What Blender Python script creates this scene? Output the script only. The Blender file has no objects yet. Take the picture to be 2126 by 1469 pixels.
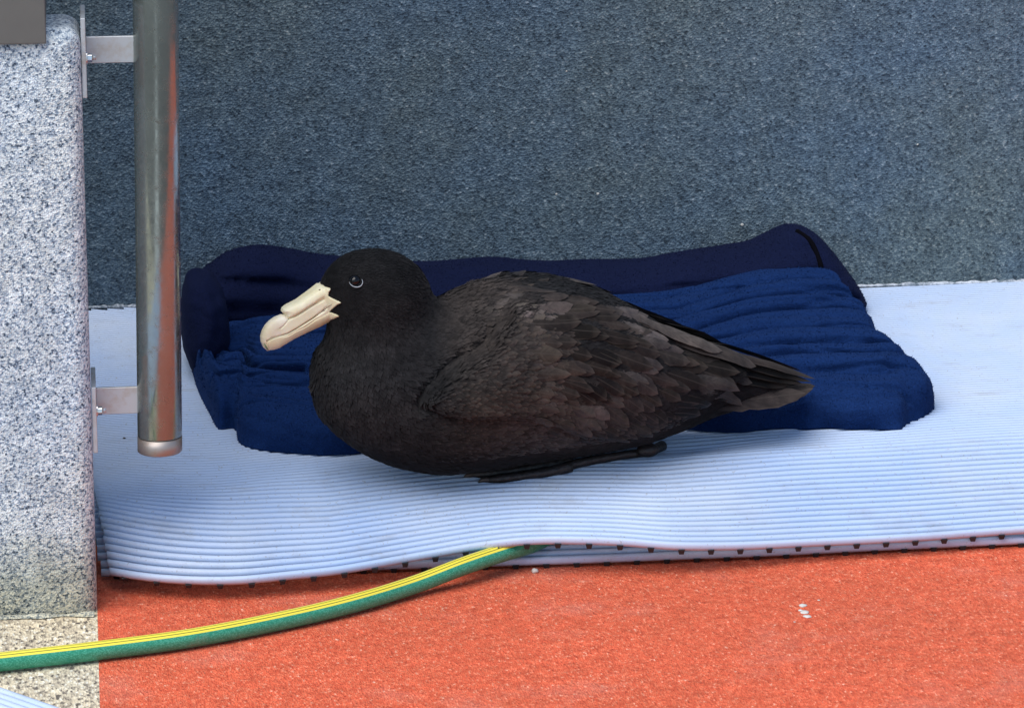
import bpy, math, random
import numpy as np
from mathutils import Vector, noise
from mathutils.bvhtree import BVHTree
random.seed(7); rng = np.random.default_rng(7)
C = bpy.context.scene
col = C.collection

# ------------------------------------------------------------------ camera
W0, H0, FPX, DIST = 2126.0, 1469.0, 7880.0, 6.4
PITCH, YAW = math.radians(15.0), math.radians(6.5)
FWD = np.array([math.sin(YAW)*math.cos(PITCH), math.cos(YAW)*math.cos(PITCH), -math.sin(PITCH)])
RIGHT = np.array([math.cos(YAW), -math.sin(YAW), 0.0])
UP = np.cross(RIGHT, FWD)
CAM = -FWD*DIST
cam_d = bpy.data.cameras.new('camera'); cam = bpy.data.objects.new('camera', cam_d); col.objects.link(cam)
cam.location = CAM
cam.rotation_euler = (math.radians(90)-PITCH, 0, -YAW)
cam_d.sensor_width = 36; cam_d.lens = 36*FPX/W0; cam_d.clip_start = 0.05; cam_d.clip_end = 500
C.camera = cam

# ------------------------------------------------------------------ world, sun, exposure
SUN_EL, SUN_AZ = math.radians(58), math.radians(226)     # azimuth clockwise from +Y
w = bpy.data.worlds.new('World'); C.world = w; w.use_nodes = True
nt = w.node_tree; nt.nodes.clear()
sky = nt.nodes.new('ShaderNodeTexSky'); sky.sky_type = 'NISHITA'; sky.sun_disc = False
sky.sun_elevation = SUN_EL; sky.sun_rotation = SUN_AZ
bg = nt.nodes.new('ShaderNodeBackground'); bg.inputs[1].default_value = 0.11
wo = nt.nodes.new('ShaderNodeOutputWorld')
nt.links.new(sky.outputs[0], bg.inputs[0]); nt.links.new(bg.outputs[0], wo.inputs[0])
sd = bpy.data.lights.new('sun', 'SUN'); sun = bpy.data.objects.new('sun', sd); col.objects.link(sun)
sd.energy = 2.2; sd.angle = math.radians(58); sd.color = (1, 0.96, 0.9)
sdir = Vector((math.sin(SUN_AZ)*math.cos(SUN_EL), math.cos(SUN_AZ)*math.cos(SUN_EL), math.sin(SUN_EL)))
sun.rotation_euler = sdir.to_track_quat('Z', 'Y').to_euler()
C.view_settings.view_transform = 'Standard'; C.view_settings.look = 'None'
C.view_settings.gamma = 1; C.view_settings.use_curve_mapping = False
C.view_settings.exposure = 0.62
C.render.engine = 'CYCLES'

# ------------------------------------------------------------------ helpers
def ray(px, py):
    return FWD + RIGHT*((px-W0/2)/FPX) - UP*((py-H0/2)/FPX)
def PZ(px, py, z):
    r = ray(px, py); return CAM + r*((z-CAM[2])/r[2])
def PY(px, py, y):
    r = ray(px, py); return CAM + r*((y-CAM[1])/r[1])
def PX(px, py, x):
    r = ray(px, py); return CAM + r*((x-CAM[0])/r[0])

def tag(o, label=None, cat=None, group=None, kind=None):
    if label: o['label'] = label
    if cat: o['category'] = cat
    if group: o['group'] = group
    if kind: o['kind'] = kind
    return o
def empty(name, loc=(0, 0, 0)):
    o = bpy.data.objects.new(name, None); col.objects.link(o); o.location = loc
    o.empty_display_size = 0.05
    return o
def meshobj(name, verts, faces, mat=None, parent=None, smooth=True, tint=None, uv=None):
    me = bpy.data.meshes.new(name)
    me.from_pydata([tuple(map(float, v)) for v in verts] if not isinstance(verts, np.ndarray) else verts.tolist(), [], faces if not isinstance(faces, np.ndarray) else faces.tolist())
    if smooth: me.polygons.foreach_set('use_smooth', [True]*len(me.polygons))
    if tint is not None:
        a = me.color_attributes.new('tint', 'FLOAT_COLOR', 'POINT')
        t = np.ones((len(verts), 4), np.float32); t[:, :3] = np.asarray(tint, np.float32)
        a.data.foreach_set('color', t.ravel())
    if uv is not None:
        l = me.uv_layers.new(name='UVMap')
        idx = np.zeros(len(me.loops), np.int32); me.loops.foreach_get('vertex_index', idx)
        l.data.foreach_set('uv', np.asarray(uv, np.float32)[idx].ravel())
    if mat: me.materials.append(mat)
    me.update()
    o = bpy.data.objects.new(name, me); col.objects.link(o)
    if parent is not None:
        o.parent = parent
        o.matrix_parent_inverse = parent_inv(parent)
    return o
def parent_inv(p):
    from mathutils import Matrix
    m = Matrix.Translation(p.location) if p.type == 'EMPTY' else Matrix()
    return m.inverted()
def box_vf(x0, x1, y0, y1, z0, z1):
    v = [(x, y, z) for x in (x0, x1) for y in (y0, y1) for z in (z0, z1)]
    f = [(0, 1, 3, 2), (4, 6, 7, 5), (0, 4, 5, 1), (2, 3, 7, 6), (0, 2, 6, 4), (1, 5, 7, 3)]
    return v, f
def bevel(o, w, seg=3):
    m = o.modifiers.new('bevel', 'BEVEL'); m.width = w; m.segments = seg; m.limit_method = 'ANGLE'
    return o
def smooth_interp(xs, ys, x):
    """monotone-ish cubic (Catmull) interpolation"""
    xs = np.asarray(xs, float); ys = np.asarray(ys, float)
    m = np.zeros_like(ys)
    d = np.diff(ys)/np.diff(xs)
    m[1:-1] = (d[:-1]*np.diff(xs)[1:]+d[1:]*np.diff(xs)[:-1])/(xs[2:]-xs[:-2]); m[0] = d[0]; m[-1] = d[-1]
    x = np.clip(np.asarray(x, float), xs[0], xs[-1])
    i = np.clip(np.searchsorted(xs, x)-1, 0, len(xs)-2)
    h = xs[i+1]-xs[i]; t = (x-xs[i])/h
    return ((1+2*t)*(1-t)**2*ys[i] + t*(1-t)**2*h*m[i] + t*t*(3-2*t)*ys[i+1] + t*t*(t-1)*h*m[i+1])
def sstep(a, b, x):
    t = np.clip((x-a)/(b-a), 0, 1); return t*t*(3-2*t)
def tube_vf(pts, rads, n=20, squash=1.0, side=None, caps=True):
    """sweep; side = fixed lateral vector; rads = radius in the plane, squash = lateral / in-plane"""
    pts = np.asarray(pts, float); V = []; F = []
    for i, p in enumerate(pts):
        t = pts[min(i+1, len(pts)-1)]-pts[max(i-1, 0)]; t /= np.linalg.norm(t)
        s = np.array([0, 0, 1.0]) if side is None else side
        b = np.cross(t, s)
        if np.linalg.norm(b) < 1e-4: b = np.cross(t, [0, 1, 0])
        b /= np.linalg.norm(b); s2 = np.cross(b, t)
        r = rads[i] if hasattr(rads, '__len__') else rads
        q = squash[i] if hasattr(squash, '__len__') else squash
        for k in range(n):
            a = 2*math.pi*k/n
            V.append(p + b*math.cos(a)*r + s2*math.sin(a)*r*q)
    for i in range(len(pts)-1):
        for k in range(n):
            a, b2 = i*n+k, i*n+(k+1) % n
            F.append((a, b2, b2+n, a+n))
    if caps:
        F.append(tuple(range(n-1, -1, -1))); F.append(tuple(range((len(pts)-1)*n, len(pts)*n)))
    return V, F
def fbm(p, o=4):
    return noise.fractal(Vector(p), 1.0, 2.0, o)

# ------------------------------------------------------------------ materials
class NT:
    def __init__(s, name):
        s.m = bpy.data.materials.new(name); s.m.use_nodes = True; s.t = s.m.node_tree; s.n = s.t.nodes
        s.b = s.n['Principled BSDF']; s.co = s.n.new('ShaderNodeTexCoord')
    def link(s, a, b): s.t.links.new(a, b)
    def map(s, scale=(1, 1, 1), rot=(0, 0, 0), src='Object'):
        m = s.n.new('ShaderNodeMapping'); m.inputs['Scale'].default_value = scale; m.inputs['Rotation'].default_value = rot
        s.link(s.co.outputs[src], m.inputs[0]); return m.outputs[0]
    def noise(s, scale, detail=3, rough=.5, v=None, dist=0):
        q = s.n.new('ShaderNodeTexNoise'); q.inputs['Scale'].default_value = scale; q.inputs['Detail'].default_value = detail
        q.inputs['Roughness'].default_value = rough; q.inputs['Distortion'].default_value = dist
        s.link(v if v is not None else s.co.outputs['Object'], q.inputs['Vector']); return q
    def vor(s, scale, v=None, feat='F1'):
        q = s.n.new('ShaderNodeTexVoronoi'); q.feature = feat; q.inputs['Scale'].default_value = scale
        s.link(v if v is not None else s.co.outputs['Object'], q.inputs['Vector']); return q
    def ramp(s, fac, stops, interp='LINEAR'):
        r = s.n.new('ShaderNodeValToRGB'); e = r.color_ramp; e.interpolation = interp
        while len(e.elements) < len(stops): e.elements.new(0.5)
        for el, (p, c) in zip(e.elements, stops):
            el.position = p; el.color = (*c, 1) if hasattr(c, '__len__') else (c, c, c, 1)
        s.link(fac, r.inputs[0]); return r.outputs[0]
    def mix(s, a, b, fac, mode='MIX'):
        m = s.n.new('ShaderNodeMix'); m.data_type = 'RGBA'; m.blend_type = mode
        for sock, val in ((m.inputs['Factor'], fac), (m.inputs['A'], a), (m.inputs['B'], b)):
            if hasattr(val, 'is_linked'): s.link(val, sock)
            elif hasattr(val, '__len__'): sock.default_value = (*val, 1)
            else: sock.default_value = val if sock.type == 'VALUE' else (val, val, val, 1)
        return m.outputs['Result']
    def math(s, op, a, b=0.0, c=None):
        m = s.n.new('ShaderNodeMath'); m.operation = op
        for i, v in enumerate((a, b) if c is None else (a, b, c)):
            if hasattr(v, 'is_linked'): s.link(v, m.inputs[i])
            else: m.inputs[i].default_value = v
        return m.outputs[0]
    def sep(s, c):
        m = s.n.new('ShaderNodeSeparateColor'); s.link(c, m.inputs[0]); return m.outputs
    def attr(s, name):
        a = s.n.new('ShaderNodeAttribute'); a.attribute_name = name; return a
    def base(s, c):
        if hasattr(c, 'is_linked'): s.link(c, s.b.inputs['Base Color'])
        else: s.b.inputs['Base Color'].default_value = (*c, 1)
    def set(s, **k):
        for n, v in k.items(): s.b.inputs[n.replace('_', ' ')].default_value = v
    def bump(s, h, strength=.5, dist=.002):
        b = s.n.new('ShaderNodeBump'); b.inputs['Strength'].default_value = strength; b.inputs['Distance'].default_value = dist
        s.link(h, b.inputs['Height']); s.link(b.outputs[0], s.b.inputs['Normal'])

def m_granules(name, stops, cell, tints, rough=.85, bumpd=.002, big=None, bs=.8, sc=(1, 1, 1)):
    m = NT(name); mv = m.map(sc)
    v = m.vor(1/cell, mv); r = m.sep(v.outputs['Color'])
    n = m.noise(.55/cell, 2, .6, mv)
    mixf = m.math('ADD', m.math('MULTIPLY', r[0], .5), m.math('MULTIPLY', m.math('SUBTRACT', n.outputs[0], .25), 1.0))
    c = m.ramp(mixf, stops)
    n2 = m.noise(2.2, 4, .6)
    c2 = m.mix(c, m.ramp(n2.outputs[0], [(.35, tints[0]), (.65, tints[1])]), 1.0, 'MULTIPLY')
    n3 = m.noise(.12/cell, 3, .6)
    c2 = m.mix(c2, m.ramp(n3.outputs[0], [(.3, (.8, .8, .8)), (.7, (1.15, 1.15, 1.15))]), 1.0, 'MULTIPLY')
    m.base(big(m, c2) if big else c2)
    m.set(Roughness=rough); m.b.inputs['Specular IOR Level'].default_value = .25
    m.bump(m.math('ADD', v.outputs['Distance'], m.math('MULTIPLY', n.outputs[0], 1.0)), bs, bumpd)
    return m.m

M_wall = m_granules('blue_granular_wall', [(.14, (.036, .052, .066)), (.36, (.088, .124, .152)), (.58, (.124, .170, .200)), (.76, (.175, .225, .250)), (.94, (.34, .37, .38))],
                    0.0037, ((.86, .98, 1.15), (1.02, 1.0, .93)), bs=.8)
def pillar_stain(m, c):
    s = m.n.new('ShaderNodeSeparateXYZ'); m.link(m.co.outputs['Object'], s.inputs[0])
    nz = m.noise(9, 4, .6)
    f = m.math('ADD', s.outputs['Z'], m.math('MULTIPLY', m.math('SUBTRACT', nz.outputs[0], .5), .12))
    low = m.ramp(f, [(.0, (.80, .72, .54)), (.05, (.72, .70, .60)), (.12, (1, 1, 1))])
    hi = m.ramp(m.math('SUBTRACT', f, .12), [(.66, (1, 1, 1)), (.74, (.72, .70, .60))])
    c = m.mix(c, low, 1, 'MULTIPLY'); c = m.mix(c, hi, 1, 'MULTIPLY'); return c
M_pillar = m_granules('pale_speckled_pillar', [(.18, (.06, .08, .11)), (.32, (.27, .33, .41)), (.45, (.48, .53, .58)), (.56, (.70, .73, .73)), (.80, (.90, .91, .87))],
                      .0025, ((.93, .99, 1.06), (1.03, 1.0, .95)), big=pillar_stain, bs=.6)
M_strip = m_granules('beige_aggregate', [(.20, (.14, .12, .10)), (.34, (.42, .36, .27)), (.52, (.66, .56, .40)), (.66, (.78, .68, .48)), (.85, (.85, .82, .72))],
                     .0034, ((.88, .92, .98), (1.05, 1.02, .95)), sc=(1, .45, 1))
def red_dirt(m, c):
    n = m.noise(5, 5, .65)
    f = m.ramp(n.outputs[0], [(.54, 0.0), (.78, .30)])
    return m.mix(c, (.60, .34, .28), f)
M_red = m_granules('red_grit_coating', [(.12, (.44, .07, .034)), (.27, (.60, .098, .046)), (.55, (.71, .135, .062)), (.76, (.76, .195, .10)), (.90, (.88, .42, .29)), (1.0, (.9, .70, .6))],
                   .0025, ((.94, .95, .95), (1.04, 1.0, 1.0)), sc=(1, .5, 1), big=red_dirt)
M_step = m_granules('grey_concrete', [(.2, (.12, .12, .12)), (.7, (.32, .32, .31))], .004, ((1, 1, 1), (.9, .9, .88)))

M_reflector = m_granules('pale_reflector', [(.2, (.5, .5, .48)), (.7, (.8, .8, .78))], .004, ((1, 1, 1), (.9, .9, .88)))  # for the added strip that mirrors in the steel tube
M_step = m_granules('dark_paving', [(.2, (.05, .05, .048)), (.7, (.13, .125, .115))], .004, ((1, 1, 1), (.9, .9, .88)))
def m_vinyl(name, c0, c1):
    m = NT(name)
    n = m.noise(3.5, 4, .6); n2 = m.noise(90, 3, .6)
    c = m.mix(c0, c1, m.ramp(n.outputs[0], [(.35, 0.), (.68, 1.)]))
    n5 = m.noise(260, 2, .5)
    c = m.mix(c, (.30, .29, .27), m.ramp(n5.outputs[0], [(.63, 0.), (.76, .65)]))
    n6 = m.noise(9, 6, .7, m.map((1, 2.2, 1)))
    c = m.mix(c, (.33, .34, .36), m.ramp(n6.outputs[0], [(.55, 0.), (.78, .55)]))
    m.base(c); m.set(Roughness=.48); m.b.inputs['Specular IOR Level'].default_value = .45
    m.bump(n2.outputs[0], .25, .0006); return m.m
M_vinyl = m_vinyl('pale_blue_vinyl', (.42, .55, .78), (.52, .61, .76))
M_vinyl2 = m_vinyl('dull_blue_vinyl', (.36, .44, .60), (.42, .48, .60))
m = NT('shaded_vinyl'); m.base((.012, .012, .014)); m.set(Roughness=.6); M_bar = m.m  # same vinyl as the ribs, shade underneath put into near-black

def m_cloth(name, c0, c1, hl):
    m = NT(name)
    n = m.noise(7, 4, .6); n2 = m.noise(420, 2, .7); n3 = m.noise(38, 4, .6, m.map((1, 2.5, 2.5)))
    c = m.mix(c0, c1, n.outputs[0])
    c = m.mix(c, m.ramp(n2.outputs[0], [(.3, (.6, .6, .6)), (.7, (1.4, 1.4, 1.4))]), .7, 'MULTIPLY')
    c = m.mix(c, hl, m.ramp(n2.outputs[0], [(.66, 0.), (.8, .35)]))
    m.base(c); m.set(Roughness=.95); m.b.inputs['Specular IOR Level'].default_value = .1
    m.b.inputs['Sheen Weight'].default_value = .10; m.b.inputs['Sheen Roughness'].default_value = .5
    m.b.inputs['Sheen Tint'].default_value = (*hl, 1)
    m.bump(m.math('ADD', n2.outputs[0], m.math('MULTIPLY', n3.outputs[0], 2.)), .6, .0018); return m.m
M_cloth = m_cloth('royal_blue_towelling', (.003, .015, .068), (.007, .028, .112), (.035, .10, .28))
M_bolster = m_cloth('shaded_navy_towelling', (.003, .006, .026), (.006, .010, .040), (.02, .03, .10))  # same cloth as the seat, shade on its front put into darker colours
m = NT('terry_loop'); m.base(m.attr('tint').outputs['Color']); m.set(Roughness=.95); m.b.inputs['Specular IOR Level'].default_value = .1; M_loop = m.m
m = NT('black_piping'); m.base((.002, .002, .004)); m.set(Roughness=.95); m.b.inputs['Specular IOR Level'].default_value = .05; M_pipe_trim = m.m

m = NT('stainless_tube')
n = m.noise(9, 5, .65, m.map((1, 1, .35))); n2 = m.noise(70, 4, .7)
m.base(m.mix(m.ramp(n.outputs[0], [(.3, (.25, .285, .265)), (.7, (.42, .49, .465))]), (.26, .22, .18), m.ramp(n2.outputs[0], [(.58, 0.), (.75, .5)])))
m.set(Metallic=.80, Roughness=.3); m.link(m.ramp(n2.outputs[0], [(.4, .13), (.7, .34)]), m.b.inputs['Roughness'])
m.b.inputs['Anisotropic'].default_value = .85; tg = m.n.new('ShaderNodeTangent'); tg.direction_type = 'RADIAL'; tg.axis = 'Z'; m.link(tg.outputs[0], m.b.inputs['Tangent'])
m.bump(n2.outputs[0], .10, .0004); M_steel = m.m
m = NT('brushed_bracket')
n = m.noise(30, 4, .7)
m.base(m.mix((.62, .64, .66), (.48, .38, .28), m.ramp(n.outputs[0], [(.5, 0.), (.75, .8)])))
m.set(Metallic=.55, Roughness=.5); M_bracket = m.m
m = NT('sleeve_steel'); n = m.noise(40, 4, .7)
m.base(m.mix((.40, .36, .33), (.34, .22, .14), m.ramp(n.outputs[0], [(.5, 0.), (.7, .7)]))); m.set(Metallic=.8, Roughness=.5); M_sleeve = m.m
m = NT('grey_cover_plate')
n = m.noise(25, 4, .6)
m.base(m.mix((.13, .122, .112), (.17, .16, .145), n.outputs[0])); m.set(Roughness=.6, Metallic=.2); M_plate = m.m
m = NT('bright_bolt'); m.base((.75, .74, .72)); m.set(Metallic=1., Roughness=.25); M_bolt = m.m
m = NT('white_sealant'); n = m.noise(160, 3, .6)
n2 = m.noise(14, 4, .7); m.base(m.mix((.13, .17, .21), (.58, .62, .68), m.ramp(m.math('ADD', m.math('MULTIPLY', n.outputs[0], .5), m.math('MULTIPLY', n2.outputs[0], .5)), [(.40, 0.), (.56, 1.)]))); m.set(Roughness=.7); m.bump(n.outputs[0], .8, .003); M_seal = m.m

m = NT('chalk_dropping'); n = m.noise(200, 3, .6); m.base(m.mix((.75, .75, .72), (.45, .42, .36), n.outputs[0])); m.set(Roughness=.8); M_white = m.m
# hose: uv.y = angle fraction, uv.x = length
m = NT('striped_hose')
s = m.n.new('ShaderNodeSeparateXYZ'); m.link(m.co.outputs['UV'], s.inputs[0])
Yl, Dk, G = (.84, .72, .07), (.13, .15, .03), (.02, .20, .105)
st = m.ramp(s.outputs['Y'], [(0, G), (.205, Yl), (.262, Dk), (.280, Yl), (.325, Dk), (.343, Yl), (.385, G)], 'CONSTANT')
wv = m.n.new('ShaderNodeTexWave'); wv.inputs['Scale'].default_value = 1.0; wv.inputs['Distortion'].default_value = 0
br = m.vor(1.0, m.map((420, 60, 1), (0, 0, .0), 'UV'))
isy = m.sep(st)[0]
grn = m.mix((.022, .24, .14), (.09, .42, .28), m.ramp(br.outputs['Distance'], [(.2, 1.), (.6, 0.)]))
yn = m.noise(40, 4, .6)
m.base(m.mix(m.mix(grn, (.18, .17, .12), m.ramp(yn.outputs[0], [(.6, 0.), (.8, .5)])), st, m.ramp(isy, [(.05, 0.), (.08, 1.)])))
m.set(Roughness=.32); M_hose = m.m

# plumage: attribute tint carries feather colour
def m_plume(name, rough, uvstreak):
    m = NT(name)
    a = m.attr('tint').outputs['Color']
    n = m.noise(55, 4, .65); n2 = m.noise(14, 4, .6)
    c = m.mix(a, m.ramp(n.outputs[0], [(.3, (.62, .62, .64)), (.7, (1.4, 1.37, 1.34))]), 1, 'MULTIPLY')
    c = m.mix(c, m.ramp(n2.outputs[0], [(.32, (.50, .52, .56)), (.68, (1.5, 1.40, 1.32))] if uvstreak else [(.3, (.75, .78, .81)), (.7, (1.2, 1.16, 1.13))]), 1, 'MULTIPLY')
    if uvstreak:
        s = m.n.new('ShaderNodeSeparateXYZ'); m.link(m.co.outputs['UV'], s.inputs[0])
        ax = m.math('ABSOLUTE', m.math('SUBTRACT', s.outputs['X'], .5))
        cb = m.n.new('ShaderNodeCombineXYZ'); m.link(m.math('SUBTRACT', m.math('MULTIPLY', s.outputs['Y'], 46.), m.math('MULTIPLY', ax, 22.)), cb.inputs[0])
        m.link(m.math('MULTIPLY', ax, 1.5), cb.inputs[1])
        nn = m.noise(1.0, 3, .6, cb.outputs[0])
        c = m.mix(c, m.ramp(nn.outputs[0], [(.35, (.72, .72, .72)), (.65, (1.25, 1.25, 1.25))]), 1, 'MULTIPLY')
        edge = m.ramp(m.math('MAXIMUM', m.math('MULTIPLY', ax, 2.), s.outputs['Y']), [(.80, 0.), (.97, .20)])
        c = m.mix(c, (.13, .105, .088), edge)
        c = m.mix(c, (.07, .06, .052), m.ramp(ax, [(.0, .5), (.035, 0.)]))
        m.bump(nn.outputs[0], .35, .0008)
    m.base(c); m.set(Roughness=rough); m.b.inputs['Specular IOR Level'].default_value = .10
    m.b.inputs['Sheen Weight'].default_value = .03; m.b.inputs['Sheen Roughness'].default_value = .5
    return m.m
M_down = m_plume('short_dark_plumage', .8, False)
M_feather = m_plume('vaned_feather', .55, True)
def m_horn(name, c0, c1, c2):
    m = NT(name)
    n = m.noise(28, 4, .6); n2 = m.noise(60, 3, .6, m.map((1, 1, 3)))
    c = m.mix(c0, c1, m.ramp(n.outputs[0], [(.35, 0.), (.65, 1.)]))
    c = m.mix(c, c2, m.ramp(n2.outputs[0], [(.55, 0.), (.8, .5)]))
    m.base(c); m.set(Roughness=.42); m.b.inputs['Subsurface Weight'].default_value = .08
    m.b.inputs['Subsurface Radius'].default_value = (.01, .006, .003); m.bump(n2.outputs[0], .1, .0005); return m.m
M_horn = m_horn('cream_horn', (.78, .70, .44), (.84, .79, .58), (.74, .58, .38))
M_horn_tip = m_horn('pinkish_horn_tip', (.74, .64, .42), (.82, .75, .60), (.62, .52, .24))
M_horn_low = m_horn('tan_horn', (.72, .62, .36), (.80, .73, .50), (.60, .46, .24))
m = NT('dark_gape'); m.base((.10, .04, .035)); m.set(Roughness=.5); M_gape = m.m
m = NT('pink_groove'); m.base((.42, .22, .16)); m.set(Roughness=.5); M_groove = m.m
m = NT('green_stain'); m.base((.16, .22, .10)); m.set(Roughness=.5); M_stain = m.m
m = NT('black_eye'); m.base((.003, .003, .004)); m.set(Roughness=.04); m.b.inputs['Specular IOR Level'].default_value = .35; M_eye = m.m
m = NT('pale_eye_ring'); m.base((.36, .40, .44)); m.set(Roughness=.3); M_ring = m.m
m = NT('foot_skin'); n = m.noise(140, 3, .7); n2 = m.vor(260)
m.base(m.mix((.010, .009, .010), (.032, .028, .028), n.outputs[0])); m.set(Roughness=.5); m.bump(n2.outputs['Distance'], .6, .001); M_foot = m.m
m = NT('claw'); m.base((.05, .04, .035)); m.set(Roughness=.3); M_claw = m.m
m = NT('brown_debris'); m.base((.06, .045, .035)); m.set(Roughness=.9); M_debris = m.m

# ------------------------------------------------------------------ the setting
HM = 0.095                                   # height of the flat top of the upper mat
YW = PZ(1900, 596, HM)[1]                    # wall plane
YP = PZ(195, 1275, 0)[1]                     # front face of the pillar
XP = PZ(203, 1300, 0)[0]                     # edge of red coating / pillar side
g = meshobj('red_ground', [(XP, -2.15, 0), (3.2, -2.15, 0), (3.2, YW+.3, 0), (XP, YW+.3, 0)], [(0, 1, 2, 3)], M_red, smooth=False); tag(g, kind='structure')
g = meshobj('aggregate_ground', [(-3.2, -2.15, 0), (XP, -2.15, 0), (XP, YW+.3, 0), (-3.2, YW+.3, 0)], [(0, 1, 2, 3)], M_strip, smooth=False); tag(g, kind='structure')
g = meshobj('ground', [(-60, -60, -.004), (60, -60, -.004), (60, 60, -.004), (-60, 60, -.004)], [(0, 1, 2, 3)], M_step, smooth=False); tag(g, kind='structure')

g = meshobj('streak_reflector', [(XP-.25, -9, .0), (XP+.20, -9, .0), (XP+.20, -2.16, .0), (XP-.25, -2.16, .0)], [(0, 1, 2, 3)], M_reflector, smooth=False); tag(g, kind='structure')  # added out of view, its reflection makes the bright streak on the tube
wall = empty('wall', (0.5, YW, 0))
tag(wall, 'tall blue grey granular wall standing behind the bird and the mats', 'wall')
v, f = box_vf(-3.5, 6.0, YW, YW+.25, -.02, 2.4)
meshobj('panel', v, f, M_wall, wall, smooth=False)
# rough sealant bead along the foot of the wall
V = []; F = []; xs = np.arange(-1.6, 2.2, .006)
for i, x in enumerate(xs):
    r = .0035 + .0030*noise.noise(Vector((x*60, 0, 3))) + .0022*noise.noise(Vector((x*190, 0, 9))) + .0015*noise.noise(Vector((x*9, 0, 5)))
    for k in range(7):
        a = math.pi*k/6
        V.append((x, YW-.001-max(r, .001)*math.sin(a)*1.1, HM+.0048+max(r, .001)*(-math.cos(a))+.002*noise.noise(Vector((x*90, k, 0)))))
for i in range(len(xs)-1):
    for k in range(6):
        a = i*7+k; F.append((a, a+7, a+8, a+1))
tag(meshobj('sealant_bead', V, F, M_seal, wall), 'rough whitish sealant bead along the foot of the wall')
XMR = 1.35
v, f = box_vf(XP-.9, XMR, PZ(900, 1015, HM)[1]+.10, YW-.001, 0.001, HM-.034)
tag(meshobj('concrete_step', v, f, M_step, smooth=False), kind='structure')

for x, y, r in ((1155, 403, .0028), (1241, 402, .0030), (1541, 466, .0034), (1176, 148, .0018), (1905, 300, .002)):
    p = PY(x, y, YW-.0008); V = []; n = 8
    for k in range(n): V.append(p+np.array([math.cos(k*.785)*r*random.uniform(.6, 1.1), -.0002, math.sin(k*.785)*r*random.uniform(.5, 1.0)]))
    V.append(p+np.array([0, -r*.5, 0])); meshobj('fleck', V, [(k, (k+1) % n, n) for k in range(n)], M_white, wall)
# pillar
zt = PY(150, 62, YP)[2]
pil = empty('pillar', (XP-.6, YP, 0))
tag(pil, 'pale speckled granular pillar at the left edge carrying the steel tube', 'pillar')
v, f = box_vf(XP-1.9, XP, YP, YP+.14, -.06, zt)
o = meshobj('shaft', v, f, M_pillar, pil, smooth=True); bevel(o, .022, 4)
xq = PY(95, 50, YP)[0]; zq = PY(50, 90, YP)[2]
prof_ = [(YP-.008, zq), (YP-.008, zt+1.15), (YP+.30, zt+1.15), (YP+.30, zt+.002), (YP-.0008, zt+.002), (YP-.0008, zq)]
v = [(x, a, b) for x in (XP-1.9, xq) for a, b in prof_]
f = [(k, k+6, (k+1) % 6+6, (k+1) % 6) for k in range(6)]+[tuple(range(6)), tuple(range(6, 12))[::-1]]
o = meshobj('cover_plate', v, f, M_plate, pil, smooth=False); bevel(o, .0015, 2)
o['label'] = 'flat dark grey metal cabinet face rising from the head of the pillar'
# grout at its foot
V = []; F = []; xs = np.arange(XP-1.9, XP+.002, .006)
for i, x in enumerate(xs):
    r = .004+.006*noise.noise(Vector((x*30, 5, 0)))
    for k in range(5):
        a = math.pi/2*k/4
        V.append((x, YP-.001-r*1.8*math.cos(a)-.002, .0015+r*.8*math.sin(a)))
for i in range(len(xs)-1):
    for k in range(4):
        a = i*5+k; F.append((a, a+5, a+6, a+1))
meshobj('grout', V, F, M_pillar, pil)

# ------------------------------------------------------------------ steel tube on two brackets
YT = YP+.075
top, bot = PY(323, 0, YT), PY(332, 936, YT)
tube = empty('steel_tube', bot)
tag(tube, 'vertical scuffed stainless steel tube bracketed to the side of the pillar', 'tube')
dv = (top-bot); dv /= np.linalg.norm(dv)
RT = 46.0/(FPX/np.dot(bot-CAM, FWD))
def ringpipe(p0, p1, r0, name, mat, par, inner=None, n=48):
    prof = []
    ri = r0*.88 if inner is None else inner
    pts = [(p0, ri), (p0, r0-.0015), (p0+(p1-p0)*0+dv*.0015, r0), (p1, r0), (p1, ri), (p0, ri)]
    V = []; F = []
    for p, r in pts[:-1]:
        for k in range(n):
            a = 2*math.pi*k/n; V.append(p+np.array([math.cos(a)*r, math.sin(a)*r, 0]))
    m_ = len(pts)-1
    for i in range(m_):
        j = (i+1) % m_
        for k in range(n):
            a, b = i*n+k, i*n+(k+1) % n; F.append((a, b, j*n+(k+1) % n, j*n+k))
    return meshobj(name, V, F, mat, par)
o = ringpipe(bot+dv*.0215, bot+dv*1.6, RT, 'tube_wall', M_steel, tube)
bevel(o, .0004, 1)
o = ringpipe(bot, bot+dv*.021, RT*1.006, 'end_sleeve', M_sleeve, tube); o['label'] = 'paler end sleeve at the bottom of the tube'
v, f = tube_vf([bot+dv*.004, bot+dv*.008], [RT*.9, RT*.9], 32, side=np.array([0, 1., 0]))
meshobj('end_cap', v, f, M_steel, tube, smooth=False)
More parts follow.
